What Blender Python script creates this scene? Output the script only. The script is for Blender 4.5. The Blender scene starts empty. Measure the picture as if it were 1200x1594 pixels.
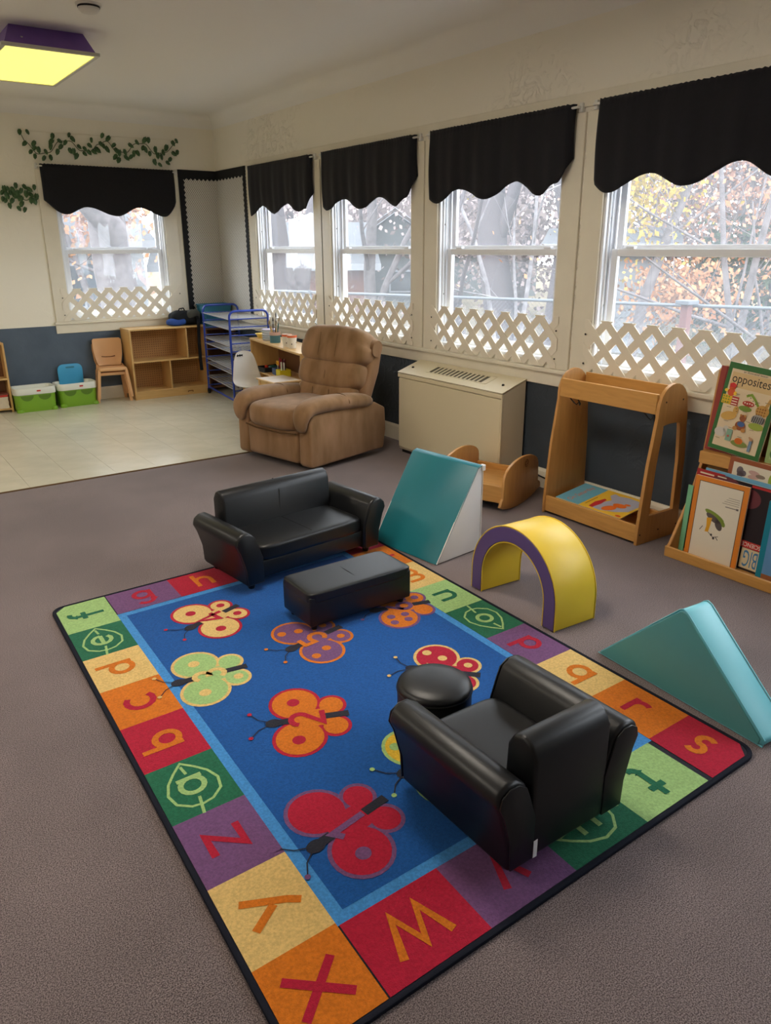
import bpy, bmesh, math, random
from mathutils import Vector, Matrix
random.seed(7)
S = bpy.context.scene
C = S.collection
R = math.radians

# ------------------------------------------------------------------ camera
YAW, PITCH, ROLL, FPX, EYE = 35.1926, 19.2674, -0.2768, 1184.4, 1.6
cy_, sy_, cp_, sp_ = math.cos(R(YAW)), math.sin(R(YAW)), math.cos(R(PITCH)), math.sin(R(PITCH))
fwd = Vector((sy_*cp_, cy_*cp_, -sp_)); rgt = Vector((cy_, -sy_, 0)); upv = rgt.cross(fwd)
cr_, sr_ = math.cos(R(ROLL)), math.sin(R(ROLL))
r2 = cr_*rgt + sr_*upv; u2 = -sr_*rgt + cr_*upv
cam = bpy.data.cameras.new('camera'); cam.sensor_fit = 'HORIZONTAL'; cam.sensor_width = 36
cam.lens = 36*FPX/1200; cam.clip_start = .05; cam.clip_end = 300
co = bpy.data.objects.new('camera', cam); C.objects.link(co)
co.matrix_world = Matrix(((r2.x, u2.x, -fwd.x, 0), (r2.y, u2.y, -fwd.y, 0), (r2.z, u2.z, -fwd.z, EYE), (0, 0, 0, 1)))
S.camera = co

# ------------------------------------------------------------------ sky, exposure
SKY = 9.5
FILL_LIGHT = 21.0  # emission of the unseen fill lights added to brighten the room
w = bpy.data.worlds.new('overcast_sky'); S.world = w; w.use_nodes = True
bg = w.node_tree.nodes['Background']; bg.inputs[0].default_value = (.90, .95, 1.0, 1); bg.inputs[1].default_value = SKY
S.view_settings.view_transform = 'Standard'; S.view_settings.look = 'None'
S.view_settings.exposure = 0.08; S.view_settings.gamma = 1; S.view_settings.use_curve_mapping = False
S.cycles.use_denoising = True
S.cycles.max_bounces = 10; S.cycles.diffuse_bounces = 6; S.cycles.transparent_max_bounces = 16
S.cycles.sample_clamp_indirect = 6

# room: camera above the origin; window wall at x = XW, far wall at y = YB
XW, YB, XL, YN, ZC = 3.84, 8.73, -3.2, -2.6, 2.95
WIN = [7.165, 5.665, 4.13, 2.59, 1.05, -.49]     # window centres along the window wall
WH, WZ0, WZ1 = .605, .87, 2.30
for yc in WIN:                                   # portals only guide the sky light through the windows
    l = bpy.data.lights.new('window_portal', 'AREA'); l.shape = 'RECTANGLE'; l.size = 2*WH; l.size_y = WZ1-WZ0; l.cycles.is_portal = True
    o = bpy.data.objects.new('window_portal', l); C.objects.link(o); o.location = (XW+.22, yc, (WZ0+WZ1)/2)
    o.rotation_euler = (R(90), 0, R(90))
l = bpy.data.lights.new('window_portal', 'AREA'); l.shape = 'RECTANGLE'; l.size = 1.2; l.size_y = WZ1-WZ0; l.cycles.is_portal = True
o = bpy.data.objects.new('window_portal', l); C.objects.link(o); o.location = (2.65, YB+.22, (WZ0+WZ1)/2); o.rotation_euler = (R(90), 0, R(180))

# ------------------------------------------------------------------ materials
def lin(c):
    return tuple((x/255/12.92 if x/255 <= .04045 else ((x/255+.055)/1.055)**2.4) for x in c)
MATS = {}
def mat(name, rgb=(200, 200, 200), rough=.5, spec=.5, var=0, scale=12, bump=0, bscale=150, metal=0, stretch=None, emit=0, detail=4, alt=None, sheen=0, coat=0):
    if name in MATS: return MATS[name]
    m = bpy.data.materials.new(name); m.use_nodes = True; MATS[name] = m
    nt = m.node_tree; N = nt.nodes; L = nt.links; lo_, hi_ = (.41, .59) if name == 'carpet' else (.32, .68)
    b = N['Principled BSDF']; c = lin(rgb)
    b.inputs['Base Color'].default_value = (*c, 1); b.inputs['Roughness'].default_value = rough
    b.inputs['Specular IOR Level'].default_value = spec; b.inputs['Metallic'].default_value = metal
    if sheen: b.inputs['Sheen Weight'].default_value = sheen
    if coat: b.inputs['Coat Weight'].default_value = coat; b.inputs['Coat Roughness'].default_value = .2
    tc = N.new('ShaderNodeTexCoord'); mp = N.new('ShaderNodeMapping'); L.new(tc.outputs['Object'], mp.inputs[0])
    if stretch: mp.inputs['Scale'].default_value = stretch
    if var or alt:
        n = N.new('ShaderNodeTexNoise'); n.inputs['Scale'].default_value = scale; n.inputs['Detail'].default_value = detail
        L.new(mp.outputs[0], n.inputs['Vector'])
        r = N.new('ShaderNodeValToRGB'); L.new(n.outputs[0], r.inputs[0])
        r.color_ramp.elements[0].position = lo_; r.color_ramp.elements[1].position = hi_
        a = lin(alt) if alt else tuple(min(1, x*(1+var)) for x in c)
        r.color_ramp.elements[0].color = (*(tuple(x*(1-var) for x in c) if not alt else c), 1); r.color_ramp.elements[1].color = (*a, 1)
        L.new(r.outputs[0], b.inputs['Base Color'])
    if bump:
        n2 = N.new('ShaderNodeTexNoise'); n2.inputs['Scale'].default_value = bscale; n2.inputs['Detail'].default_value = 3
        L.new(mp.outputs[0], n2.inputs['Vector'])
        bp = N.new('ShaderNodeBump'); bp.inputs['Strength'].default_value = min(1, bump); bp.inputs['Distance'].default_value = .01*bump
        L.new(n2.outputs[0], bp.inputs['Height']); L.new(bp.outputs[0], b.inputs['Normal'])
    if emit:
        b.inputs['Emission Color'].default_value = (*c, 1); b.inputs['Emission Strength'].default_value = emit
    return m

def mat_wall(name, low, z0, high=(232, 226, 210), bumpy=.5):
    """cream plaster above the line z0, painted band below"""
    m = bpy.data.materials.new(name); m.use_nodes = True; MATS[name] = m
    nt = m.node_tree; N = nt.nodes; L = nt.links; b = N['Principled BSDF']; b.inputs['Roughness'].default_value = .62; b.inputs['Specular IOR Level'].default_value = .3
    g = N.new('ShaderNodeNewGeometry'); sx = N.new('ShaderNodeSeparateXYZ'); L.new(g.outputs['Position'], sx.inputs[0])
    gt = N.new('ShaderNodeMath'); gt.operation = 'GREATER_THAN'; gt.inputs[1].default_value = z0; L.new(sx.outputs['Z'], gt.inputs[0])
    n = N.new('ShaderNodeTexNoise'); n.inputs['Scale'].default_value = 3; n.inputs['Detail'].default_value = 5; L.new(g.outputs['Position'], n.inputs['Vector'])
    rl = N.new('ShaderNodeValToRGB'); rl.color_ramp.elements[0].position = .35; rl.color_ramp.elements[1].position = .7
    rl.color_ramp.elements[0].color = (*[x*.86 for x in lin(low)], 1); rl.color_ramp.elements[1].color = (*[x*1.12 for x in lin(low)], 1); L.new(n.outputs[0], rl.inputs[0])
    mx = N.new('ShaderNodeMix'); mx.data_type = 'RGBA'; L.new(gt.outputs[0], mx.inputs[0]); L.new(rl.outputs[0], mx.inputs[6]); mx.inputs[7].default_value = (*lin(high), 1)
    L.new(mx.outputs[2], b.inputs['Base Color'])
    # trowelled plaster relief: ridges only in patches
    wv = N.new('ShaderNodeTexNoise'); wv.inputs['Scale'].default_value = 9; wv.inputs['Detail'].default_value = 6; wv.inputs['Distortion'].default_value = 2.2
    L.new(g.outputs['Position'], wv.inputs['Vector'])
    rr = N.new('ShaderNodeValToRGB'); rr.color_ramp.elements[0].position = .50; rr.color_ramp.elements[1].position = .62; L.new(wv.outputs[0], rr.inputs[0])
    pn = N.new('ShaderNodeTexNoise'); pn.inputs['Scale'].default_value = 1.1; L.new(g.outputs['Position'], pn.inputs['Vector'])
    pr = N.new('ShaderNodeValToRGB'); pr.color_ramp.elements[0].position = .42; pr.color_ramp.elements[1].position = .72; L.new(pn.outputs[0], pr.inputs[0])
    mm = N.new('ShaderNodeMath'); mm.operation = 'MULTIPLY'; L.new(rr.outputs[0], mm.inputs[0]); L.new(pr.outputs[0], mm.inputs[1])
    bp = N.new('ShaderNodeBump'); bp.inputs['Strength'].default_value = bumpy; bp.inputs['Distance'].default_value = .009; L.new(mm.outputs[0], bp.inputs['Height']); L.new(bp.outputs[0], b.inputs['Normal'])
    return m

def mat_wood(name, rgb, dark=.82, axis='x', rough=.38, scale=5):
    m = bpy.data.materials.new(name); m.use_nodes = True; MATS[name] = m
    nt = m.node_tree; N = nt.nodes; L = nt.links; b = N['Principled BSDF']; b.inputs['Roughness'].default_value = rough
    tc = N.new('ShaderNodeTexCoord'); mp = N.new('ShaderNodeMapping'); L.new(tc.outputs['Object'], mp.inputs[0])
    s = {'x': (1, 9, 9), 'y': (9, 1, 9), 'z': (9, 9, 1)}[axis]; mp.inputs['Scale'].default_value = s
    n = N.new('ShaderNodeTexNoise'); n.inputs['Scale'].default_value = scale; n.inputs['Detail'].default_value = 6; n.inputs['Distortion'].default_value = .6; L.new(mp.outputs[0], n.inputs['Vector'])
    r = N.new('ShaderNodeValToRGB'); r.color_ramp.elements[0].position = .3; r.color_ramp.elements[1].position = .7; c = lin(rgb)
    r.color_ramp.elements[0].color = (c[0]*dark, c[1]*dark*.96, c[2]*dark*.88, 1); r.color_ramp.elements[1].color = (*c, 1)
    L.new(n.outputs[0], r.inputs[0]); L.new(r.outputs[0], b.inputs['Base Color'])
    return m

def mat_glass():
    m = bpy.data.materials.new('window_glass'); m.use_nodes = True; MATS['window_glass'] = m
    nt = m.node_tree; N = nt.nodes; L = nt.links; N.remove(N['Principled BSDF'])
    t = N.new('ShaderNodeBsdfTransparent'); t.inputs[0].default_value = (.97, .98, .99, 1)
    g = N.new('ShaderNodeBsdfGlossy'); g.inputs['Roughness'].default_value = .03
    lw = N.new('ShaderNodeLayerWeight'); pw = N.new('ShaderNodeMath'); pw.operation = 'POWER'; pw.inputs[1].default_value = 5; L.new(lw.outputs['Facing'], pw.inputs[0])
    f = N.new('ShaderNodeMath'); f.operation = 'MULTIPLY_ADD'; f.inputs[1].default_value = .9; f.inputs[2].default_value = .03; L.new(pw.outputs[0], f.inputs[0])
    a = N.new('ShaderNodeMixShader'); L.new(f.outputs[0], a.inputs[0]); L.new(t.outputs[0], a.inputs[1]); L.new(g.outputs[0], a.inputs[2])
    tr = N.new('ShaderNodeBsdfTranslucent'); tr.inputs[0].default_value = (.85, .92, 1, 1)
    d = N.new('ShaderNodeMixShader'); d.inputs[0].default_value = .045; L.new(a.outputs[0], d.inputs[1]); L.new(tr.outputs[0], d.inputs[2])
    L.new(d.outputs[0], N['Material Output'].inputs[0])
mat_glass()

# ------------------------------------------------------------------ mesh helpers: a shape is (verts, faces)
def join(*s):
    V, F = [], []
    for v, f in s:
        k = len(V); V += list(v); F += [[i+k for i in q] for q in f]
    return V, F
def xf(s, m): return [m @ Vector(v) for v in s[0]], s[1]
def mv(s, x=0, y=0, z=0): return [(v[0]+x, v[1]+y, v[2]+z) for v in s[0]], s[1]
def rot(s, deg, ax='Z', at=(0, 0, 0)):
    T = Matrix.Translation(at); return xf(s, T @ Matrix.Rotation(R(deg), 4, ax) @ T.inverted())
def box(x0, y0, z0, x1, y1, z1):
    return ([(x0, y0, z0), (x1, y0, z0), (x1, y1, z0), (x0, y1, z0), (x0, y0, z1), (x1, y0, z1), (x1, y1, z1), (x0, y1, z1)],
            [[0, 3, 2, 1], [4, 5, 6, 7], [0, 1, 5, 4], [1, 2, 6, 5], [2, 3, 7, 6], [3, 0, 4, 7]])
def bev(s, r, seg=2, ang=30):
    bm = bmesh.new()
    for v in s[0]: bm.verts.new(v)
    bm.verts.ensure_lookup_table()
    for f in s[1]:
        try: bm.faces.new([bm.verts[i] for i in f])
        except ValueError: pass
    bmesh.ops.recalc_face_normals(bm, faces=bm.faces)
    e = [x for x in bm.edges if len(x.link_faces) == 2 and x.calc_face_angle(0) > R(ang)]
    bmesh.ops.bevel(bm, geom=e, offset=r, segments=seg, profile=.5, affect='EDGES', clamp_overlap=True)
    bm.verts.index_update(); out = ([tuple(v.co) for v in bm.verts], [[v.index for v in f.verts] for f in bm.faces]); bm.free(); return out
def rbox(x0, y0, z0, x1, y1, z1, r=.01, seg=2): return bev(box(x0, y0, z0, x1, y1, z1), r, seg)
def prism(poly, axis, a, b):
    n = len(poly)
    P = {'x': lambda u, v, t: (t, u, v), 'y': lambda u, v, t: (u, t, v), 'z': lambda u, v, t: (u, v, t)}[axis]
    V = [P(u, v, a) for u, v in poly] + [P(u, v, b) for u, v in poly]
    return V, [list(range(n))[::-1], list(range(n, 2*n))] + [[i, (i+1) % n, (i+1) % n+n, i+n] for i in range(n)]
def ring_prism(outer, inner, axis, a, b):
    """extruded plate with a hole; both outlines have the same point count"""
    n = len(outer)
    P = {'x': lambda u, v, t: (t, u, v), 'y': lambda u, v, t: (u, t, v), 'z': lambda u, v, t: (u, v, t)}[axis]
    V = [P(*p, a) for p in outer] + [P(*p, a) for p in inner] + [P(*p, b) for p in outer] + [P(*p, b) for p in inner]
    F = []
    for i in range(n):
        j = (i+1) % n
        F += [[i, j, j+n, i+n], [i+2*n, i+3*n, j+3*n, j+2*n], [i, i+2*n, j+2*n, j], [i+n, j+n, j+3*n, i+3*n]]
    return V, F
def tube(path, r, n=8, cap=True, closed=False):
    P = [Vector(p) for p in path]; V, F = [], []; m = len(P)
    rr = r if isinstance(r, (list, tuple)) else [r]*m
    prev = None
    for i, p in enumerate(P):
        if closed: t = (P[(i+1) % m]-P[i-1]).normalized()
        else: t = (P[min(i+1, m-1)]-P[max(i-1, 0)]).normalized()
        if prev is None:
            a = Vector((0, 0, 1)) if abs(t.z) < .9 else Vector((1, 0, 0)); s = t.cross(a).normalized()
        else: s = (prev-t*prev.dot(t)).normalized()
        prev = s; q = t.cross(s)
        for k in range(n):
            A = 2*math.pi*k/n; V.append(tuple(p+rr[i]*(math.cos(A)*s+math.sin(A)*q)))
    for i in range(m if closed else m-1):
        for k in range(n):
            a, b = i*n+k, i*n+(k+1) % n; c, d = ((i+1) % m)*n+(k+1) % n, ((i+1) % m)*n+k; F.append([a, b, c, d])
    if cap and not closed: F += [list(range(n))[::-1], list(range((m-1)*n, m*n))]
    return V, F
def loft(rings, cap=True):
    n = len(rings[0]); V = [tuple(p) for r_ in rings for p in r_]; F = []
    for i in range(len(rings)-1):
        for k in range(n): F.append([i*n+k, i*n+(k+1) % n, (i+1)*n+(k+1) % n, (i+1)*n+k])
    if cap: F += [list(range(n))[::-1], list(range((len(rings)-1)*n, len(rings)*n))]
    return V, F
def lathe(prof, n=24, cap=True):
    return loft([[(r_*math.cos(2*math.pi*k/n), r_*math.sin(2*math.pi*k/n), z) for k in range(n)] for r_, z in prof], cap)
def cushion(cx, cy, cz, hx, hy, hz, e=5, n=8):
    V, F, idx = [], [], {}
    def vid(p):
        k = tuple(round(c, 5) for c in p)
        if k not in idx:
            q = [math.sin(c*math.pi/2)*.35+c*.65 for c in p]; d = sum(abs(c)**e for c in q)**(1/e); idx[k] = len(V)
            V.append((cx+hx*q[0]/d, cy+hy*q[1]/d, cz+hz*q[2]/d))
        return idx[k]
    for ax in range(3):
        for sgn in (-1, 1):
            for i in range(n):
                for j in range(n):
                    q = []
                    for a, b in ((i, j), (i+1, j), (i+1, j+1), (i, j+1)):
                        p = [0, 0, 0]; p[ax] = sgn; p[(ax+1) % 3] = 2*a/n-1; p[(ax+2) % 3] = 2*b/n-1; q.append(vid(p))
                    F.append(q if sgn > 0 else q[::-1])
    return V, F
def arc(cx, cy, r, a0, a1, n, ry=None):
    return [(cx+r*math.cos(R(a0+(a1-a0)*i/n)), cy+(ry or r)*math.sin(R(a0+(a1-a0)*i/n))) for i in range(n+1)]
def rrect(x0, y0, x1, y1, r, n=4):
    return arc(x1-r, y1-r, r, 0, 90, n)+arc(x0+r, y1-r, r, 90, 180, n)+arc(x0+r, y0+r, r, 180, 270, n)+arc(x1-r, y0+r, r, 270, 360, n)
def stroke(pts, wd, z=0):
    """flat ribbon along a 2-D polyline, mitred"""
    P = [Vector((*p, 0)) for p in pts]; V, F = [], []; m = len(P); closed = (P[0]-P[-1]).length < 1e-6 and m > 3
    for i, p in enumerate(P):
        a = P[i-1] if i else (P[-2] if closed else None); b = P[i+1] if i < m-1 else (P[1] if closed else None)
        d1 = (p-a).normalized() if a is not None else None; d2 = (b-p).normalized() if b is not None else None
        if d1 is None: d1 = d2
        if d2 is None: d2 = d1
        n1 = Vector((-d1.y, d1.x, 0)); n2 = Vector((-d2.y, d2.x, 0)); mm = (n1+n2)
        mm = mm.normalized() if mm.length > .2 else n1
        k = wd/2/max(.5, mm.dot(n1)); V += [(p.x+mm.x*k, p.y+mm.y*k, z), (p.x-mm.x*k, p.y-mm.y*k, z)]
    for i in range(m-1): F.append([2*i+1, 2*i+3, 2*i+2, 2*i])
    return V, F
def ell2(cx, cy, rx, ry, z=0, n=24, rotd=0):
    c, s = math.cos(R(rotd)), math.sin(R(rotd)); V = []
    for k in range(n):
        u, v = rx*math.cos(2*math.pi*k/n), ry*math.sin(2*math.pi*k/n); V.append((cx+c*u-s*v, cy+s*u+c*v, z))
    return V, [list(range(n))]
def rect2(x0, y0, x1, y1, z=0): return [(x0, y0, z), (x1, y0, z), (x1, y1, z), (x0, y1, z)], [[0, 1, 2, 3]]
def poly2(p, z=0): return [(a, b, z) for a, b in p], [list(range(len(p)))]
def text2(s, size, x=0, y=0, z=0, align='LEFT', sx=1):
    cu = bpy.data.curves.new('lettering', 'FONT'); cu.body = s; cu.size = size; cu.align_x = align; cu.resolution_u = 3
    o = bpy.data.objects.new('lettering', cu); C.objects.link(o); dg = bpy.context.evaluated_depsgraph_get()
    me = bpy.data.meshes.new_from_object(o.evaluated_get(dg)); V = [(v.co.x*sx+x, v.co.y+y, z) for v in me.vertices]; F = [list(p.vertices) for p in me.polygons]
    bpy.data.objects.remove(o); bpy.data.meshes.remove(me); bpy.data.curves.remove(cu); return V, F

# ------------------------------------------------------------------ object helpers
MW = {}
def obj(name, s, m, parent=None, smooth=False, world=False, recalc=True, flat=False):
    V, F = s
    if world and parent is not None:
        inv = MW[parent.name].inverted(); V = [inv @ Vector(v) for v in V]
    me = bpy.data.meshes.new(name); me.from_pydata([tuple(v) for v in V], [], F)
    if recalc and not flat:
        bm = bmesh.new(); bm.from_mesh(me); bmesh.ops.recalc_face_normals(bm, faces=bm.faces); bm.to_mesh(me); bm.free()
    if m: me.materials.append(MATS[m] if isinstance(m, str) else m)
    if smooth:
        me.polygons.foreach_set('use_smooth', [True]*len(me.polygons))
        if smooth != 2: me.set_sharp_from_angle(angle=R(38))
    o = bpy.data.objects.new(name, me); C.objects.link(o)
    if parent is not None:
        o.parent = parent; MW[o.name] = MW[parent.name]
    else: MW[o.name] = Matrix.Identity(4)
    return o
def tag(o, label, cat, group=None):
    o['label'] = label; o['category'] = cat
    if group: o['group'] = group
    return o
def thing(name, label, cat, loc=(0, 0, 0), rz=0, group=None):
    o = bpy.data.objects.new(name, None); C.objects.link(o); o.empty_display_size = .1
    o.location = loc; o.rotation_euler = (0, 0, R(rz)); MW[o.name] = Matrix.Translation(loc) @ Matrix.Rotation(R(rz), 4, 'Z')
    return tag(o, label, cat, group)
def struct(name, s, m, parent=None, smooth=False):
    o = obj(name, s, m, parent, smooth)
    if parent is None: o['kind'] = 'structure'
    return o
def sroot(name, loc):
    o = bpy.data.objects.new(name, None); C.objects.link(o); o.location = loc; MW[o.name] = Matrix.Translation(loc); o['kind'] = 'structure'; o.empty_display_size = .1
    return o
def inst(src, name, parent, loc=(0, 0, 0), rotm=None, scale=None):
    """another piece sharing src's mesh"""
    o = bpy.data.objects.new(name, src.data); C.objects.link(o); o.parent = parent; o.location = loc
    if rotm: o.rotation_euler = rotm
    if scale: o.scale = scale
    return o

# ------------------------------------------------------------------ material table
mat('carpet', (85, 73, 73), .95, .1, alt=(152, 137, 135), scale=300, detail=3, bump=.6, bscale=420, sheen=.15)
nt_ = MATS['carpet'].node_tree
def mottle(name, sc, lo):
    """large soft worn patches multiplied over a material's colour"""
    nt = MATS[name].node_tree; N = nt.nodes; L = nt.links; b = N['Principled BSDF']; src = b.inputs['Base Color'].links[0].from_socket
    g = N.new('ShaderNodeNewGeometry'); n = N.new('ShaderNodeTexNoise'); n.inputs['Scale'].default_value = sc; n.inputs['Detail'].default_value = 3; L.new(g.outputs['Position'], n.inputs['Vector'])
    r = N.new('ShaderNodeValToRGB'); r.color_ramp.elements[0].position = .35; r.color_ramp.elements[1].position = .6; r.color_ramp.elements[0].color = (lo, lo, lo, 1); L.new(n.outputs[0], r.inputs[0])
    mx = N.new('ShaderNodeMix'); mx.data_type = 'RGBA'; mx.blend_type = 'MULTIPLY'; mx.inputs[0].default_value = 1; L.new(src, mx.inputs[6]); L.new(r.outputs[0], mx.inputs[7]); L.new(mx.outputs[2], b.inputs['Base Color'])
mottle('carpet', 1.6, .80)
mat('tile', (208, 202, 180), .22, .5, alt=(217, 211, 188), scale=5, detail=6)
mottle('tile', 1.3, .90)
mat('grout', (188, 181, 157), .7)
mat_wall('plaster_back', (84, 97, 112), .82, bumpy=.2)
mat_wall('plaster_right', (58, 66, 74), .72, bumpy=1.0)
mat_wall('plaster_plain', (84, 97, 112), .82, high=(238, 234, 224))
mat('ceiling_paint', (232, 229, 222), .8, .2, bump=.12, bscale=10)
mat('trim_cream', (222, 214, 194), .35, .5, var=.03, scale=6)
mat('vinyl_white', (232, 234, 238), .3, .5)
mat('white_lattice', (226, 217, 198), .4, .4)
mat('valance_black', (31, 31, 35), .85, .15, var=.06, scale=30, bump=.12, bscale=900, sheen=.1)
mat('metal_white', (215, 213, 205), .35, .5)
mat('screw_dark', (45, 40, 36), .4, .5, metal=.6)
mat('board_paper', (150, 147, 138), .6, .3)
mat('board_black', (24, 25, 29), .7, .3)
mat('leaf_green', (44, 74, 40), .5, .4, alt=(70, 100, 58), scale=25)
mat('vine_stem', (88, 92, 62), .6)
mat('purple_metal', (122, 88, 168), .45, .5, var=.05)
mat('fixture_frame', (190, 186, 172), .4)
mat('diffuser', (255, 243, 125), .4, .3, emit=1.15)
mat('diffuser_fill', (255, 244, 228), .4, .3, emit=FILL_LIGHT)  # only for the added fill lights, whiter and far stronger than the visible lamp
mat('detector_white', (212, 208, 200), .5)
mat_wood('maple', (206, 152, 82)); mat_wood('maple_y', (206, 152, 82), axis='y'); mat_wood('maple_z', (200, 146, 80), axis='z')
mat_wood('birch', (214, 176, 116), dark=.9); mat_wood('birch_z', (208, 168, 108), dark=.9, axis='z'); mat_wood('birch_y', (214, 176, 120), dark=.92, axis='y')
mat('pegboard', (184, 140, 88), .7, alt=(168, 124, 74), scale=3)
mat('peg_hole', (58, 38, 24), .9)
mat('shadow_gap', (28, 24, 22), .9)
mat('suede', (124, 94, 60), .9, .15, alt=(158, 122, 90), scale=5, detail=6, stretch=(1.6, 1.6, .5), bump=.15, bscale=300, sheen=.2)
mat('suede_dark', (96, 72, 48), .95, .1)
mat('leather', (18, 19, 21), .40, .45, bump=.10, bscale=260, var=.1)
mat('leather_seam', (9, 9, 10), .5)
mat('plastic_black', (20, 20, 21), .4)
mat('tag_white', (225, 226, 230), .6)
mat('vinyl_teal', (14, 108, 120), .42, .45, bump=.03, bscale=60, var=.06, scale=3)
mat('vinyl_grey', (222, 220, 218), .45, .4, var=.03, scale=4)
mat('vinyl_aqua', (108, 192, 204), .40, .45, bump=.03, bscale=60, var=.04, scale=3)
mat('vinyl_sage', (84, 152, 152), .42, .45, bump=.03, bscale=60, var=.04, scale=3)
mat('vinyl_yellow', (226, 192, 52), .42, .45, bump=.06, bscale=25, var=.05, scale=3)
mat('vinyl_purple', (94, 74, 126), .5, .35, var=.05, scale=3)
mat('ac_beige', (216, 204, 172), .42, .5)
mat('ac_side', (206, 194, 168), .42, .5)
mat('vent_dark', (84, 78, 64), .8)
mat('cable_black', (18, 18, 18), .5)
mat('logo_brown', (112, 62, 26), .7)
mat('tan_plastic', (222, 172, 122), .45, .4)
mat('green_plastic', (120, 166, 40), .4, .5)
mat('green_dark', (88, 124, 26), .5)
mat('tray_white', (224, 226, 214), .35, .5)
mat('red_print', (196, 48, 44), .6)
mat('blue_plastic', (64, 158, 204), .4, .5)
mat('teal_bin', (54, 124, 150), .35, .5)
mat('rack_blue', (40, 66, 160), .35, .5)
mat('wire_grey', (176, 174, 172), .35, .5, metal=.4)
mat('bag_black', (24, 25, 28), .8, .2, bump=.3, bscale=60)
mat('bag_blue', (40, 74, 146), .7, .3)
mat('bag_grey', (72, 72, 66), .8, .2)
mat('shell_white', (226, 222, 214), .4, .5)
mat('table_white', (224, 212, 196), .35, .5)
mat('bowl_yellow', (232, 206, 112), .4)
mat('tub_clear', (196, 204, 212), .25, .5)
mat('tub_lid', (206, 196, 222), .35)
mat('cup_teal', (72, 116, 124), .6)
mat('cup_pink', (206, 168, 154), .6)
mat('brush_wood', (196, 160, 100), .5); mat('brush_dark', (46, 36, 36), .5); mat('brush_green', (44, 110, 110), .5); mat('bristle', (150, 130, 96), .8)
mat('paper_cup', (226, 220, 206), .6); mat('cup_orange', (222, 110, 66), .6)
mat('tray_black', (26, 28, 30), .5); mat('toy_green', (20, 90, 76), .4); mat('toy_red', (200, 60, 40), .4)
mat('crayon_red', (170, 30, 48), .5); mat('crayon_plum', (92, 24, 48), .5); mat('scissor_yellow', (232, 170, 20), .4); mat('caddy_blue', (62, 84, 120), .5); mat('caddy_yellow', (220, 206, 40), .5)
mat('book_paper', (222, 208, 184), .8, var=.05); mat('folder_brown', (126, 70, 56), .7)
mat('pad_red', (204, 60, 50), .6)
RC = dict(red=(170, 27, 53), orange=(202, 111, 26), tan=(212, 179, 112), lgreen=(152, 186, 118), dgreen=(34, 100, 72), purple=(112, 76, 118), blue=(25, 82, 150), lblue=(66, 136, 200), dark=(40, 40, 50), yellow=(214, 176, 52))
for k, c in RC.items(): mat('rug_'+k, c, .95, .08, var=.14, scale=130, detail=2, bump=.5, bscale=380, sheen=.1)
mat('rug_edge', (30, 32, 42), .9, .1, bump=.3, bscale=300)

# ================================================================== the room
YT = 5.62
struct('floor', box(XL, YN, -.12, XW+.25, YT, 0), 'carpet')
ft = struct('floor', box(XL, YT, -.12, XW+.25, YB+.25, -.004), 'grout')
T = .305
t0 = obj('tile', bev(box(.0006, .0006, -.005, T-.0006, T-.0006, .001), .0005, 1), 'tile', ft)
t0.location = (.605, YT, 0)
k = 0
for i in range(-5, 11):
    for j in range(0, 11):
        x, y = .605+i*T, YT+j*T
        if (i, j) == (0, 0) or x > XW-.01 or y > YB-.01: continue
        o = inst(t0, 'tile', ft, (x, y, 0)); o.scale = (min(1, (XW-x)/T), min(1, (YB-y)/T), 1)
obj('tile_field', box(XL, YT, -.005, .605-5*T, YB, .001), 'tile', ft)
struct('trim_1', bev(box(XL, YT-.012, -.003, XW, YT+.012, .005), .002, 1), 'suede_dark')

def wall_with_openings(P, u0, u1, openings, depth=.16):
    """boxes around rectangular openings; P maps (u, d, z) to the world"""
    parts = []; us = u0
    for a, b in sorted(openings):
        if a > us: parts.append((us, a, 0, ZC))
        parts += [(a, b, 0, WZ0), (a, b, WZ1, ZC)]; us = b
    if us < u1: parts.append((us, u1, 0, ZC))
    S_ = []
    for a, b, z0, z1 in parts:
        v, f = box(a, 0, z0, b, depth, z1); S_.append(([P(*p) for p in v], f))
    return join(*S_)
PR = lambda u, d, z: (XW+d, u, z)
PB = lambda u, d, z: (u, YB+d, z)
BX, BH = 2.63, .56                                     # far-wall window centre and half width
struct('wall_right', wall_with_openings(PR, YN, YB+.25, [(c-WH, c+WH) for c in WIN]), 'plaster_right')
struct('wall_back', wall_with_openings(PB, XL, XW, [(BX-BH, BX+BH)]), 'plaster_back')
struct('wall_left', box(XL-.2, YN, 0, XL, YB+.25, ZC), 'plaster_plain')
struct('wall_front', box(XL-.2, YN-.2, 0, XW+.25, YN, ZC), 'plaster_plain')
# ceiling with a plaster cove along the window wall and the far wall
cr = .13
cov = lambda a: [(XW+.01, ZC+.02)]+[(XW-cr+cr*math.cos(R(t)), ZC-cr+cr*math.sin(R(t))) for t in range(0, 91, 9)]+[(XW-cr, ZC+.02)]
s1 = prism([(x, z) for x, z in cov(0)], 'y', YN, YB)
s2 = prism([(YB-(XW-x), z) for x, z in cov(0)], 'x', XL, XW)
struct('ceiling', join(box(XL-.2, YN-.2, ZC, XW+.25, YB+.25, ZC+.15), s1, s2), 'ceiling_paint', smooth=True)
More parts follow.
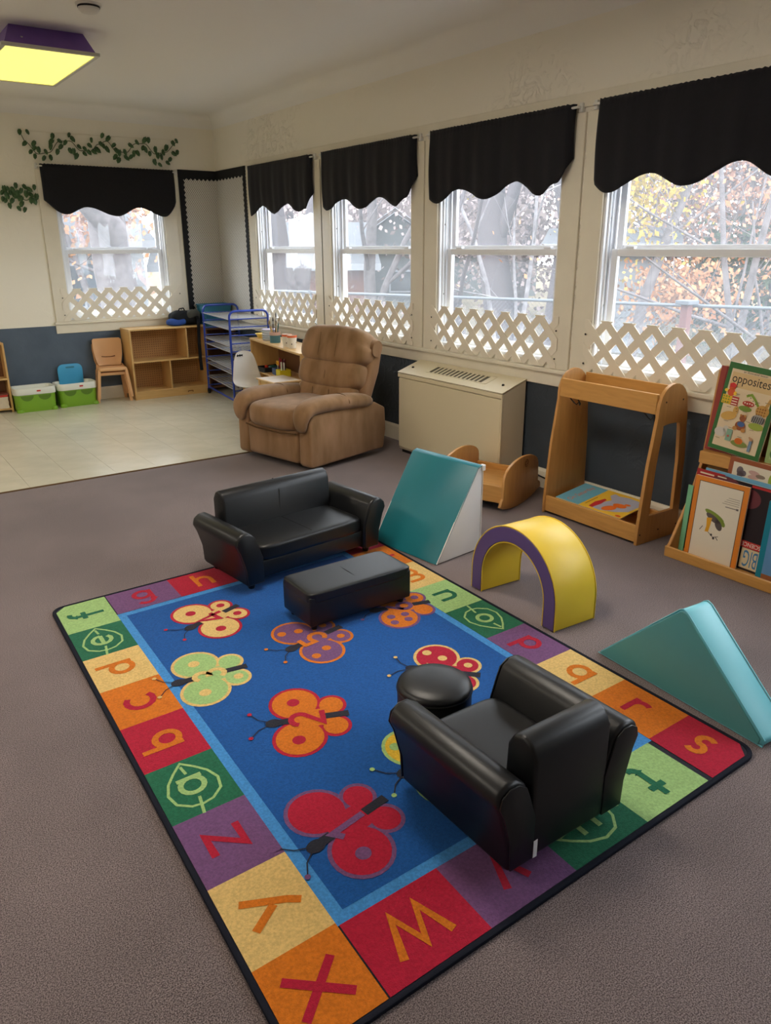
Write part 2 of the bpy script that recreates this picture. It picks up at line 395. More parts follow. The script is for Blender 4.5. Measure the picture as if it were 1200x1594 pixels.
# baseboards and the long sill of the window wall
bbp = [(0, 0), (.016, 0), (.016, .115), (.010, .135), (0, .135)]
struct('baseboard_right', prism([(XW-x, z) for x, z in bbp], 'y', YN, YB), 'trim_cream')
struct('baseboard_back', prism([(YB-x, z) for x, z in bbp], 'x', XL, XW), 'trim_cream')
struct('trim_2', join(bev(box(XW-.035, YN, .80, XW, 7.93, .828), .006), bev(box(XW-.014, YN, .715, XW, 7.93, .80), .004)), 'trim_cream')
struct('trim_3', join(bev(box(1.90, YB-.035, .83, 3.36, YB, .855), .006), bev(box(1.91, YB-.014, .738, 3.35, YB, .83), .004)), 'trim_cream')
struct('trim_4', bev(box(XW-.012, YN, 2.36, XW, 7.93, 2.44), .004), 'trim_cream')

def window(n, P, c, h, cas, base):
    r = sroot('window_%d' % n, P(c, 0, base))
    B = lambda a, d0, z0, b, d1, z1, bv=.003: (lambda s: ([P(*p) for p in s[0]], s[1]))(bev(box(a, d0, z0, b, d1, z1), bv, 1))
    for nm, a, b in (('casing', c-h-cas, c-h), ('casing', c+h, c+h+cas)):
        obj(nm, B(a, -.016, base, b, 0, 2.335), 'trim_cream', r, world=True)
    obj('casing', B(c-h, -.016, WZ1, c+h, 0, 2.335), 'trim_cream', r, world=True)
    z0, z1 = WZ0, WZ1
    for nm, q in (('jamb', (c-h, -.002, z0, c-h+.02, .145, z1)), ('jamb', (c+h-.02, -.002, z0, c+h, .145, z1)), ('head_jamb', (c-h+.02, 0, z1-.02, c+h-.02, .145, z1)), ('sill', (c-h+.02, -.002, z0, c+h-.02, .18, z0+.022))):
        obj(nm, B(*q), 'vinyl_white' if nm != 'sill' else 'vinyl_white', r, world=True)
    for s in (-1, 1):                                   # aluminium tracks on the side jambs
        for d in (.022, .048, .088):
            a = c+s*(h-.02); o = obj('track', B(min(a, a-s*.012), d, z0+.02, max(a, a-s*.012), d+.010, z1-.02, .002), 'vinyl_white', r, world=True)
        for zz in (1.25, 1.75):
            o = obj('screw', B(c+s*(h-.021)-.003, .034, zz-.006, c+s*(h-.021)+.003, .044, zz+.006, .001), 'screw_dark', r, world=True)
    i = h-.034
    def sash(nm, d0, d1, za, zb, bot, top, st=.045):
        o = obj(nm, B(c-i, d0, za, c-i+st, d1, zb), 'vinyl_white', r, world=True)
        for q in ((c+i-st, d0, za, c+i, d1, zb), (c-i+st, d0, za, c+i-st, d1, za+bot), (c-i+st, d0, zb-top, c+i-st, d1, zb)):
            pc = obj('rail', B(*q), 'vinyl_white', o, world=True)
        v, f = box(c-i+st-.004, (d0+d1)/2-.002, za+bot-.004, c+i-st+.004, (d0+d1)/2+.002, zb-top+.004)
        obj('pane', ([P(*p) for p in v], f), 'window_glass', o, world=True)
    sash('lower_sash', .06, .088, z0+.022, 1.578, .065, .042)
    sash('upper_sash', .10, .128, 1.545, z1-.02, .055, .045)
    for s in (-1, 1): obj('latch', B(c+s*(i-.13)-.03, .062, 1.578, c+s*(i-.13)+.03, .092, 1.592), 'vinyl_white', r, world=True)
    return r
for n, c in enumerate(WIN): window(n+1, PR, c, WH, .155, .828)
window(7, PB, BX, BH, .15, .855)

# ------------------------------------------------------------------ lattice panels across the lower panes
def clip(poly, a, b, c):
    out = []                                            # keep a*x+b*y<=c
    for i in range(len(poly)):
        p, q = poly[i-1], poly[i]; fp, fq = a*p[0]+b*p[1]-c, a*q[0]+b*q[1]-c
        if (fp <= 0) != (fq <= 0): t = fp/(fp-fq); out.append((p[0]+t*(q[0]-p[0]), p[1]+t*(q[1]-p[1])))
        if fq <= 0: out.append(q)
    return out
def lattice(P, u0, u1, z0, z1, label, p=.165, wd=.051, u_org=0):
    r = thing('lattice_panel', label, 'lattice', P((u0+u1)/2, -.02, z0), group='lattice panels across the windows')
    hw = wd/2*math.sqrt(2); zc = z1-hw*.30              # crossings sit just under the cut top edge
    for sgn, dd in ((1, -.0225), (-1, -.0185)):
        for k in range(-30, 60):
            # line u = u_org + k*p + sgn*(z-zc)
            A = [(u_org+u0+k*p+sgn*(z-zc)+s, z) for z, s in ((z0-.3, -hw), (z0-.3, hw), (z1+.3, hw), (z1+.3, -hw))]
            A = clip(clip(clip(clip(A, 0, 1, z1), 0, -1, -z0), 1, 0, u1), -1, 0, -u0)
            if len(A) < 3: continue
            ar = abs(sum(A[i-1][0]*A[i][1]-A[i][0]*A[i-1][1] for i in range(len(A))))/2
            if ar < 4e-4: continue
            v, f = prism(A, 'y', dd, dd+.0058)
            obj('slat', ([P(*q) for q in v], f), 'white_lattice', r, world=True)
    for zz in (z0+.06, z1-.09):
        for uu in (u0+.012, u1-.012):
            obj('screw', ([P(*q) for q in lathe_dot(uu, zz)[0]], lathe_dot(uu, zz)[1]), 'screw_dark', r, world=True)
def lathe_dot(u, z, r_=.006):
    v, f = lathe([(.001, 0), (r_, .001), (r_, .004)], 8); return [(u+a, -.0225-.004+c, z+b) for a, b, c in v], f
lattice(PR, 1.93, 3.25, .835, 1.165, 'white plastic lattice across the nearest right-hand window, behind the books')
lattice(PR, 3.47, 4.79, .835, 1.165, 'white plastic lattice across the window above the beige heating unit')
lattice(PR, 5.02, 6.32, .835, 1.165, 'white plastic lattice across the window behind the brown recliner')
lattice(PR, 6.56, 7.85, .835, 1.165, 'white plastic lattice across the window behind the paintbrush cup')
lattice(PB, 2.0, 3.30, .865, 1.19, 'white plastic lattice across the far-wall window beside the backpack')

# ------------------------------------------------------------------ black valances
def valance(P, u0, u1, keys, top, label, folds=4.5, amp=.006, off=.06):
    r = thing('valance', label, 'valance', P((u0+u1)/2, -.03, top-.5), group='black scalloped valances')
    nu, nv = 96, 14; rings = []
    def bot(t):
        for (a, za), (b, zb) in zip(keys, keys[1:]):
            if t <= b or b == keys[-1][0]:
                s = min(1, max(0, (t-a)/(b-a)))
                if b == keys[-1][0]: return za+(zb-za)*(1-math.cos(math.pi*s/2))
                if a == keys[0][0]: return zb+(za-zb)*(1-math.cos(math.pi*(1-s)/2))
                return za+(zb-za)*(1-math.cos(math.pi*s))/2
    ph = random.random()*6
    V, F = [], []
    for i in range(nu+1):
        t = i/nu; zb = bot(t)
        for j in range(nv+1):
            s = j/nv; z = top+(zb-top)*s
            a = amp*min(1, .25+s*1.2)
            d = -off + a*math.sin(folds*2*math.pi*t+ph+.7*math.sin(3*t+ph)) + a*.5*math.sin(2.3*folds*2*math.pi*t+2*ph) - .010*math.sin(math.pi*s)
            if s < .12: d += .004*math.sin(60*t*2*math.pi)*(1 if s < .05 else .5)
            e = min(t, 1-t)*(u1-u0)
            if e < .03: d += (.03-e)*1.1                # turns back to the wall at the ends
            V.append(P(u0+t*(u1-u0), d, z+ (.003*math.sin(40*t*6.28) if j == 0 else 0)))
    for i in range(nu):
        for j in range(nv): a = i*(nv+1)+j; F.append([a, a+1, a+nv+2, a+nv+1])
    o = obj('fabric', (V, F), 'valance_black', r, smooth=2, world=True)
    m = o.modifiers.new('thickness', 'SOLIDIFY'); m.thickness = .004; m.offset = 0
    rd = lambda d, z: tube([P(u0-.03, 0, z), P(u0-.03, d, z), P(u1+.03, d, z), P(u1+.03, 0, z)], .007, 8)
    obj('rod', rd(-off+.012, top-.02), 'metal_white', r, smooth=True, world=True)
    for uu in (u0-.03, u1+.03):
        v, f = bev(box(uu-.012, -.03, top-.045, uu+.012, 0, top+.005), .003, 1); obj('bracket', ([P(*p) for p in v], f), 'metal_white', r, world=True)
nrm = lambda K, u0, u1: [((u-u0)/(u1-u0), z) for u, z in K]
def vr(K, label, top=2.38, **kw):                       # right wall: u runs towards -y, so mirror
    ys = [k[0] for k in K]; u0, u1 = min(ys), max(ys); valance(PR, u0, u1, sorted(nrm(K, u0, u1)), top, label, **kw)
vr([(4.80, 1.95), (4.70, 1.892), (4.441, 1.974), (4.167, 1.897), (3.87, 1.989), (3.675, 1.895), (3.532, 1.957), (3.433, 2.09)], 'black scalloped valance over the window above the beige heating unit')
vr([(6.34, 1.96), (6.25, 1.90), (5.959, 1.98), (5.705, 1.893), (5.412, 1.97), (5.203, 1.894), (5.064, 1.95), (4.974, 2.10)], 'black scalloped valance over the window behind the brown recliner')
vr([(7.82, 1.95), (7.76, 1.90), (7.489, 1.99), (7.25, 1.905), (6.968, 1.988), (6.769, 1.91), (6.62, 1.93), (6.519, 2.06)], 'black scalloped valance beside the corner bulletin boards on the window wall')
vr([(3.262, 1.96), (3.137, 1.883), (2.854, 1.968), (2.633, 1.891), (2.322, 1.986), (2.13, 1.90), (1.98, 1.93), (1.88, 2.08)], 'black scalloped valance over the nearest window, at the right edge of the photo')
valance(PB, 1.965, 3.335, nrm([(1.965, 2.05), (2.152, 1.92), (2.372, 1.992), (2.674, 1.91), (2.911, 1.998), (3.186, 1.912), (3.335, 2.066)], 1.965, 3.335), 2.385, 'smooth flat black valance on the far wall under the ivy garland', folds=2, amp=.004)

# ------------------------------------------------------------------ bulletin boards in the corner
def mat_mesh_paper():
    m = MATS['board_paper']; nt = m.node_tree; N = nt.nodes; L = nt.links; b = N['Principled BSDF']
    tc = N.new('ShaderNodeTexCoord'); g = N.new('ShaderNodeSeparateXYZ'); L.new(tc.outputs['Object'], g.inputs[0])
    ad = N.new('ShaderNodeMath'); ad.operation = 'ADD'; L.new(g.outputs['X'], ad.inputs[0]); L.new(g.outputs['Y'], ad.inputs[1])
    outs = []
    for s in (1, -1):
        k = N.new('ShaderNodeMath'); k.operation = 'MULTIPLY'; k.inputs[1].default_value = s*1.4; L.new(ad.outputs[0], k.inputs[0])
        q = N.new('ShaderNodeMath'); q.operation = 'ADD'; L.new(k.outputs[0], q.inputs[0]); L.new(g.outputs['Z'], q.inputs[1])
        f = N.new('ShaderNodeMath'); f.operation = 'PINGPONG'; f.inputs[1].default_value = .016; L.new(q.outputs[0], f.inputs[0])
        h = N.new('ShaderNodeMath'); h.operation = 'LESS_THAN'; h.inputs[1].default_value = .0055; L.new(f.outputs[0], h.inputs[0]); outs.append(h)
    mxm = N.new('ShaderNodeMath'); mxm.operation = 'MAXIMUM'; L.new(outs[0].outputs[0], mxm.inputs[0]); L.new(outs[1].outputs[0], mxm.inputs[1])
    mx = N.new('ShaderNodeMix'); mx.data_type = 'RGBA'; L.new(mxm.outputs[0], mx.inputs[0]); mx.inputs[6].default_value = (*lin((150, 146, 138)), 1); mx.inputs[7].default_value = (*lin((216, 214, 208)), 1)
    L.new(mx.outputs[2], b.inputs['Base Color'])
mat_mesh_paper()
def board(P, u0, u1, outer, label):
    z0, z1 = .86, 2.40; r = thing('bulletin_board', label, 'board', P((u0+u1)/2, -.005, z0))
    v, f = box(u0, -.010, z0, u1, -.001, z1); obj('paper', ([P(*p) for p in v], f), 'board_paper', r, world=True)
    def zig(a0, a1, n):
        return [(a0+(a1-a0)*i/n, 1 if i % 2 else 0) for i in range(n+1)]
    top = [(u0, z1), (u1, z1)]+[(u, z1-.085-.022*k) for u, k in zig(u1, u0, 18)]
    side = [(outer, z1), (outer, z0)]+[(outer+(.055+.018*k)*(1 if outer == u0 else -1), z) for z, k in zig(z0, z1, 60)]
    for nm, pl, d in (('scalloped_border', top, -.0135), ('scalloped_border', side, -.0165)):
        v, f = prism(pl, 'y', d, d+.003); obj(nm, ([P(*p) for p in v], f), 'board_black', r, world=True)
board(PB, 3.388, XW-.012, 3.388, 'grey mesh-print bulletin board with black scalloped border left of the corner')
board(PR, 7.95, YB-.012, 7.95, 'plain grey bulletin board with black scalloped border right of the corner')

# ------------------------------------------------------------------ ivy garlands on the far wall
leaf0 = None
def ivy(label, path, spots, cord=None):
    global leaf0
    r = thing('ivy_garland', label, 'garland', (path[0][0], YB-.02, path[0][1]))
    pts = []
    for i in range(len(path)-1):
        for t in range(6):
            s = t/6; a, b = path[i], path[i+1]; c = (1-math.cos(math.pi*s))/2; pts.append((a[0]+(b[0]-a[0])*s, YB-.02, a[1]+(b[1]-a[1])*c))
    pts.append((path[-1][0], YB-.02, path[-1][1]))
    obj('stem', tube(pts, .004, 5), 'vine_stem', r, smooth=True, world=True)
    if cord: obj('cord', tube([(cord[0], YB-.008, cord[1]), (cord[2], YB-.008, cord[3])], .0025, 5), 'trim_cream', r, world=True)
    O = Vector((path[0][0], YB-.02, path[0][1]))
    for (x, z) in spots:
        if leaf0 is None:
            P_ = [(0, -.03, 0), (.022, -.012, .004), (.026, .012, .006), (.012, .03, .003), (0, .024, -.004), (-.012, .03, .003), (-.026, .012, .006), (-.022, -.012, .004), (0, .005, -.006)]
            leaf0 = obj('leaf', ([(a*.78, c, b*1.12) for a, b, c in P_], [[8, i, (i+1) % 8] for i in range(8)]), 'leaf_green', r, recalc=False); o = leaf0
        else: o = inst(leaf0, 'leaf', r)
        o.location = Vector((x, YB-.03-random.random()*.02, z))-O
        o.rotation_euler = (random.uniform(-.4, .4), random.uniform(-.9, .9), random.uniform(-.4, .4)); s = random.uniform(.85, 1.2); o.scale = (s, s, s)
def px_wall(px, py):                                    # far-wall point behind a reference position
    d = r2*((px-600)/FPX)-u2*((py-797)/FPX)+fwd; t = YB/d.y; return (d.x*t, EYE+d.z*t)
vp = [(28, 205), (40, 222), (58, 240), (75, 238), (92, 220), (108, 220), (125, 235), (140, 236), (152, 225), (165, 220), (180, 236), (195, 238), (210, 224), (224, 224), (240, 240), (255, 238), (275, 222)]
lp = [(29, 206), (42, 206), (37, 224), (46, 237), (51, 224), (53, 244), (59, 234), (52, 231), (67, 247), (70, 237), (78, 246), (80, 213), (78, 221), (78, 229), (88, 237), (92, 220), (93, 229), (100, 223), (106, 211), (112, 217), (108, 235), (113, 237), (118, 244), (122, 229), (131, 232), (131, 240), (137, 238), (141, 219), (138, 227), (145, 237), (151, 234), (155, 225), (157, 212), (166, 217), (159, 228), (166, 233), (175, 227), (180, 235), (184, 239), (178, 245), (183, 250), (193, 238), (196, 246), (202, 245), (202, 227), (207, 240), (213, 239), (212, 222), (223, 219), (229, 219), (221, 231), (225, 234), (231, 240), (240, 234), (244, 243), (250, 245), (239, 253), (247, 257), (253, 238), (257, 231), (262, 249), (267, 224), (273, 220), (269, 240), (274, 238), (260, 254)]
ivy('long ivy garland with a wavy stem above the black valance on the far wall', [px_wall(*p) for p in vp], [px_wall(*p) for p in lp], (*px_wall(28, 203), *px_wall(274, 219)))
lp2 = [(x*.25, 180+y*.25) for x, y in [(10, 480), (15, 520), (25, 460), (45, 455), (40, 500), (60, 480), (75, 460), (92, 438), (90, 480), (100, 500), (70, 532), (58, 562), (110, 510), (115, 580), (125, 470), (150, 445), (157, 490), (180, 462), (207, 448), (190, 495), (190, 530), (212, 535), (222, 508), (130, 520), (130, 552), (150, 588), (85, 495), (105, 485), (120, 515), (30, 530)]]
ivy('short bushy ivy garland at the left edge of the far wall', [px_wall(x, y) for x, y in [(-30, 302), (-10, 296), (10, 302), (25, 303), (40, 312), (52, 305)]], [px_wall(*p) for p in lp2]+[px_wall(x, y) for x, y in [(-8, 300), (-15, 306), (-22, 298), (-5, 310)]])

# ------------------------------------------------------------------ ceiling light, smoke detector
def ceiling_light(x0, y0, label, dm='diffuser'):
    x1, y1 = x0+.60, y0+1.22; zb = ZC-.155
    r = thing('ceiling_light', label, 'light', ((x0+x1)/2, (y0+y1)/2, ZC), group='ceiling lights')
    a = [(x0+.02, y0+.02), (x1-.02, y0+.02), (x1-.02, y1-.02), (x0+.02, y1-.02)]; b = [(x0+.09, y0+.16), (x1-.05, y0+.16), (x1-.05, y1-.16), (x0+.09, y1-.16)]
    obj('housing', loft([[(p[0], p[1], zb+.02) for p in a], [(p[0], p[1], ZC) for p in b]]), 'purple_metal', r, world=True)
    o_ = [(x0, y0), (x1, y0), (x1, y1), (x0, y1)]; i_ = [(x0+.025, y0+.025), (x1-.025, y0+.025), (x1-.025, y1-.025), (x0+.025, y1-.025)]
    obj('frame', ring_prism(o_, i_, 'z', zb, zb+.02), 'fixture_frame', r, world=True)
    obj('diffuser', box(x0+.024, y0+.024, zb+.006, x1-.024, y1-.024, zb+.012), dm, r, world=True)
    for k in range(3): obj('screw', mv(lathe([(.001, -.006), (.008, -.004), (.008, .004), (.001, .006)], 8), x0+.14+.16*k, y0+.075+.01*k, zb+.07), 'fixture_frame', r, world=True)
ceiling_light(1.19, 5.80, 'square-edged fluorescent ceiling light with purple housing, glowing yellow')
for x, y, lb in ((1.19, 2.2, 'added ceiling fill light above the rug, out of view'), (-1.9, 5.8, 'added ceiling fill light near the far left corner, out of view'), (-1.9, 2.2, 'added ceiling fill light left of the camera, out of view')):
    ceiling_light(x, y, lb, 'diffuser_fill')  # unseen fixtures added as fill to lift the room's brightness
r = thing('smoke_detector', 'round white smoke detector on the ceiling at the top edge of the photo', 'smoke detector', (1.585, 5.25, ZC))
obj('base_plate', lathe([(.001, -.012), (.072, -.012), (.075, 0), (.001, 0)], 28), 'detector_white', r, smooth=True)
obj('cover', lathe([(.001, -.047), (.045, -.045), (.058, -.034), (.062, -.012)], 28), 'detector_white', r, smooth=True)
obj('vent_ring', lathe([(.0625, -.022), (.0635, -.020), (.0635, -.014), (.0625, -.012)], 28, cap=False), 'shadow_gap', r)

# ================================================================== alphabet rug
RW, RLn = 1.735, 2.5
NL, NR, FL, FR = Vector((.485, 1.01, 0)), Vector((2.22, 1.03, 0)), Vector((.575, 3.50, 0)), Vector((2.30, 3.55, 0))
rug = thing('alphabet_rug', 'large blue rug with numbered butterflies and an alphabet border', 'rug', (1.39, 2.28, 0))
def RUG(s, z=None):
    out = []
    for v in s[0]:
        a, b = v[0]/RW, v[1]/RLn; p = (NL*(1-a)+NR*a)*(1-b)+(FL*(1-a)+FR*a)*b; out.append((p.x, p.y, v[2] if z is None else z))
    return out, s[1]
def W2R(x, y):                                          # world floor point to rug coordinates
    a, b = .5, .5
    for _ in range(20):
        p = (NL*(1-a)+NR*a)*(1-b)+(FL*(1-a)+FR*a)*b; a += (x-p.x)/1.735; b += (y-p.y)/2.5
    return a*RW, b*RLn
ro = rrect(-.012, -.012, RW+.012, RLn+.012, .06, 5); ri = rrect(.003, .003, RW-.003, RLn-.003, .05, 5)
RZ = .010
obj('backing', RUG(prism(ri, 'z', 0, RZ)), 'rug_dark', rug, world=True)
obj('bound_edge', RUG(bev(ring_prism(ro, ri, 'z', .0, RZ+.003), .003, 2, 50)), 'rug_edge', rug, smooth=True, world=True)
Z = [RZ+.0010+.0005*i for i in range(12)]
def flat(name, s, m, par, lvl, dz=0):
    v, f = RUG(s); return obj(name, ([(p[0], p[1], p[2]+Z[lvl]+dz) for p in v], f), m, par, world=True, flat=True)
def layers(strokes):                                    # crossing strokes lie a hair above one another
    return join(*[([(v[0], v[1], v[2]+.00009*i) for v in s[0]], s[1]) for i, s in enumerate(strokes)])
B_ = .235; fr = .036
flat('light_blue_frame', rect2(B_, B_, RW-B_, RLn-B_), 'rug_lblue', rug, 0)
flat('blue_field', rect2(B_+fr, B_+fr, RW-B_-fr, RLn-B_-fr), 'rug_blue', rug, 1)
A12 = lambda cx, cy, r_, a0, a1, ry=None, n=10: arc(cx, cy, r_, a0, a1, n, ry)
GL = {  # strokes of the lower-case letters in a unit cell: x to the right, y up, x-height about .5
 'a': [A12(0, 0, .22, 0, 360, n=16), [(.22, .24), (.22, -.24)]], 'b': [A12(0, -.05, .2, 0, 360, n=16), [(-.2, .42), (-.2, -.27)]],
 'c': [A12(0, 0, .24, 50, 310)], 'd': [A12(0, -.05, .2, 0, 360, n=16), [(.2, .42), (.2, -.27)]], 'e': [A12(0, 0, .23, 0, 315), [(-.22, 0), (.23, 0)]],
 'f': [[(-.02, -.38), (-.02, .2)]+A12(.12, .2, .14, 180, 60, n=6), [(-.18, .05), (.17, .05)]], 'g': [A12(0, .1, .19, 0, 360, n=16), [(.19, .3), (.19, -.2)]+A12(0, -.2, .19, 0, -150, n=7)],
 'h': [[(-.18, .4), (-.18, -.3)], A12(0, 0, .18, 180, 0)+[(.18, -.3)]], 'i': [[(0, .15), (0, -.3)], [(0, .3), (0, .38)]], 'j': [[(.05, .15), (.05, -.25)]+A12(-.07, -.25, .12, 0, -150, n=6), [(.05, .3), (.05, .38)]],
 'k': [[(-.18, .4), (-.18, -.3)], [(.18, .15), (-.16, -.05), (.18, -.3)]], 'l': [[(0, .4), (0, -.3)]],
 'm': [[(-.3, .22), (-.3, -.25)], A12(-.15, .05, .15, 180, 0)+[(0, -.25)], A12(.15, .05, .15, 180, 0)+[(.3, -.25)]],
 'n': [[(-.18, .24), (-.18, -.26)], A12(0, .04, .18, 180, 0)+[(.18, -.26)]], 'o': [A12(0, 0, .2, 0, 360, n=18)], 'p': [A12(0, .05, .19, 0, 360, n=16), [(-.19, .26), (-.19, -.4)]],
 'q': [A12(0, .05, .2, 0, 360, n=16), [(.2, .28), (.2, -.38)]], 'r': [[(-.12, .24), (-.12, -.26)], A12(.05, .02, .17, 180, 50, n=6)],
 's': [A12(.02, .12, .13, 40, 250, n=8)+A12(-.02, -.12, .13, 70, -140, n=8)], 't': [[(0, .36), (0, -.18)]+A12(.12, -.18, .12, 180, 290, n=6), [(-.16, .16), (.16, .16)]],
 'u': [[(-.18, .24), (-.18, -.06)]+A12(0, -.06, .18, 180, 360, n=8)+[(.18, .24)], [(.18, .24), (.18, -.26)]], 'v': [[(-.2, .24), (0, -.26), (.2, .24)]],
 'w': [[(-.34, .26), (-.17, -.26), (0, .2), (.17, -.26), (.34, .26)]], 'x': [[(-.26, .28), (.24, -.28)], [(.26, .3), (-.26, -.3)]],
 'y': [[(-.22, .26), (0, -.06)], [(.22, .28), (-.02, -.22), (-.12, -.36)]], 'z': [[(-.22, .24), (.2, .24), (-.2, -.22), (.24, -.22)]]}
US = [0, .24, .55, .86, 1.17, 1.477, RW]; VS = [0, .246, .53, .81, 1.085, 1.37, 1.65, 1.93, 2.2, RLn]
COL = dict(f='lgreen dgreen', e='dgreen lgreen', d='tan orange', c='orange red', b='red orange', a='dgreen lgreen', z='purple red', y='tan orange', x='orange red', w='red orange', v='purple red', u='dgreen lgreen', t='lgreen dgreen', s='red orange', r='orange red', q='tan orange', p='purple red', o='dgreen lgreen', n='lgreen dgreen', m='tan orange', l='orange red', k='red orange', j='purple red', i='dgreen lgreen', h='red orange', g='purple red')
cells = {}
for i, ch in enumerate('xyzabcdef'): cells[ch] = (0, VS[i], B_ if 0 < i < 8 else B_, VS[i+1], 90)
for i, ch in enumerate('ghij'): cells[ch] = (US[i+1], RLn-B_, US[i+2], RLn, 0)
for i, ch in enumerate('srqponmlk'): cells[ch] = (RW-B_, VS[i], RW, VS[i+1], -90)
for i, ch in enumerate('wvut'): cells[ch] = (US[i+1], 0, US[i+2], B_, 180)
for ch, (u0, v0, u1, v1, ang) in cells.items():
    ca, cb = COL[ch].split(); a, b, c_, d_ = max(u0, .005), max(v0, .005), min(u1, RW-.005), min(v1, RLn-.005)
    if ch in 'xw' or True:
        if ang in (90, -90) and ch in 'xfks':           # corner squares fill the corner
            pass
    shp = rect2(a, b, c_, d_)
    if ch in 'fxsk':
        X0, X1 = (a, c_); Y0, Y1 = (b, d_); q = .045
        cut = {'x': [(X0+q, Y0), (X1, Y0), (X1, Y1), (X0, Y1), (X0, Y0+q)], 'f': [(X0, Y0), (X1, Y0), (X1, Y1), (X0+q, Y1), (X0, Y1-q)], 'k': [(X0, Y0), (X1, Y0), (X1, Y1-q), (X1-q, Y1), (X0, Y1)], 's': [(X0, Y0), (X1-q, Y0), (X1, Y0+q), (X1, Y1), (X0, Y1)]}[ch]; shp = poly2(cut)
    sq = flat('letter_square', shp, 'rug_'+ca, rug, 2)
    cx, cyy = (u0+u1)/2, (v0+v1)/2; sc = .205 if ch not in 'aeiouxyw' else (.225 if ch in 'xyw' else .17)
    def put(pts): return [(cx+sc*(math.cos(R(ang))*x-math.sin(R(ang))*y), cyy+sc*(math.sin(R(ang))*x+math.cos(R(ang))*y)) for x, y in pts]
    flat('letter', layers([stroke(put(p), .023 if ch not in 'aeiou' else .018) for p in GL[ch]]), 'rug_'+cb, sq, 4)
    if ch in 'aeiou':
        lf = [(.72, 0), (.5, .2), (.25, .38), (-.05, .48), (-.35, .42), (-.54, .2), (-.58, 0), (-.54, -.2), (-.35, -.42), (-.05, -.48), (.25, -.38), (.5, -.2), (.72, 0)]
        flat('leaf_outline', layers([stroke(put(lf), .009), stroke(put([(-.82, .08), (-.36, 0)]), .010), stroke(put([(.36, 0), (.62, .03)]), .010)]), 'rug_'+cb, sq, 3)
DIG = {'1': [[(-.22, .27), (.0, .40), (.0, -.42)]], '2': [A12(0, .18, .22, 170, -30, n=8)+[(-.22, -.4), (.26, -.4)]], '3': [A12(0, .2, .2, 150, -90, n=8)+A12(0, -.2, .22, 90, -150, n=8)],
 '4': [[(.12, -.42), (.12, .42), (-.24, -.12), (.28, -.12)]], '5': [[(.22, .42), (-.16, .42), (-.18, .08)]+A12(0, -.12, .24, 120, -150, n=9)], '6': [[(.12, .44), (-.16, .05)]+A12(0, -.16, .22, 160, 520, n=16)],
 '7': [[(-.22, .4), (.24, .4), (-.08, -.42)]], '8': [A12(0, .2, .17, 0, 360, n=14), A12(0, -.2, .22, 0, 360, n=14)]}
def butterfly(dg, hx, hy, tx, ty, wing, edge, spots, s=1.0):
    u0, v0 = W2R(hx, hy); u1, v1 = W2R(tx, ty); ax = Vector((u1-u0, v1-v0, 0)).normalized(); pp = Vector((-ax.y, ax.x, 0)); deg = math.degrees(math.atan2(ax.y, ax.x))
    pt = lambda a, p: (u0+s*(ax.x*a+pp.x*p), v0+s*(ax.y*a+pp.y*p))
    WG = [(.105, .103, .098, .103, 12), (.105, -.103, .098, .103, -12), (.238, .064, .058, .062, 0), (.238, -.062, .058, .062, 0)]
    b = flat('butterfly', ell2(*pt(.15, 0), .09*s, .05*s, rotd=deg), 'rug_'+edge, rug, 2)
    for i, (a, p, ra, rp, rd) in enumerate(WG):
        flat('wing_edge', ell2(*pt(a, p), ra*s, rp*s, rotd=deg+rd), 'rug_'+edge, b, 3, .00008*i)
    for i, (a, p, ra, rp, rd) in enumerate(WG):
        flat('wing', ell2(*pt(a, p), (ra-.013)*s, (rp-.013)*s, rotd=deg+rd), 'rug_'+wing, b, 4, .00008*i)
    flat('thorax', ell2(*pt(.17, 0), .095*s, .05*s, rotd=deg), 'rug_'+wing, b, 4, .0004)
    for a, p, q in spots: flat('spot', ell2(*pt(a, p), q*s, q*s, n=14), 'rug_'+edge, b, 5)
    flat('head', layers([ell2(*pt(.02, 0), .030*s, .024*s, rotd=deg), stroke([pt(.03, 0), pt(.078, 0)], .033*s)]), 'rug_dark', b, 6)
    flat('body', stroke([pt(.207, 0), pt(.295, 0)], .033*s), 'rug_dark', b, 6)
    for q in (1, -1):
        flat('antenna', stroke([pt(0, .01*q), pt(-.035, .03*q), pt(-.06, .065*q)], .004), 'rug_dark', b, 7, .0001*q)
        flat('antenna_tip', ell2(*pt(-.064, .07*q), .009, .009, n=10), 'rug_'+(edge if edge != 'lgreen' else 'lgreen'), b, 8)
    k = .145*s; o = pt(.14, 0); up = -ax; rt = Vector((up.y, -up.x, 0))
    flat('numeral', layers([stroke([(o[0]+k*(rt.x*x+up.x*y), o[1]+k*(rt.y*x+up.y*y)) for x, y in p], .022*s) for p in DIG[dg]]), 'rug_'+edge, b, 7)
one = [(.10, .11, .024), (.10, -.115, .024)]; two = [(.06, .13, .02), (.13, .10, .02), (.06, -.12, .02), (.13, -.10, .02), (.24, .065, .018), (.24, -.065, .018)]
four = [(.07, .14, .02), (.14, .13, .02), (.07, .085, .02), (.14, .08, .02), (.07, -.14, .02), (.14, -.13, .02), (.07, -.085, .02), (.14, -.08, .02), (.24, .065, .02)]
butterfly('1', .799, 1.504, 1.081, 1.555, 'red', 'purple', one[1:])
butterfly('2', .975, 2.105, 1.255, 1.994, 'orange', 'red', one)
butterfly('3', .799, 2.552, 1.078, 2.513, 'lgreen', 'tan', one+[(.245, -.06, .02)])
butterfly('4', 1.008, 2.947, 1.298, 3.038, 'tan', 'red', one+[(.24, .065, .02), (.24, -.06, .02)])
butterfly('5', 1.28, 2.524, 1.563, 2.574, 'purple', 'orange', two)
butterfly('6', 1.766, 2.62, 2.038, 2.542, 'orange', 'purple', four)
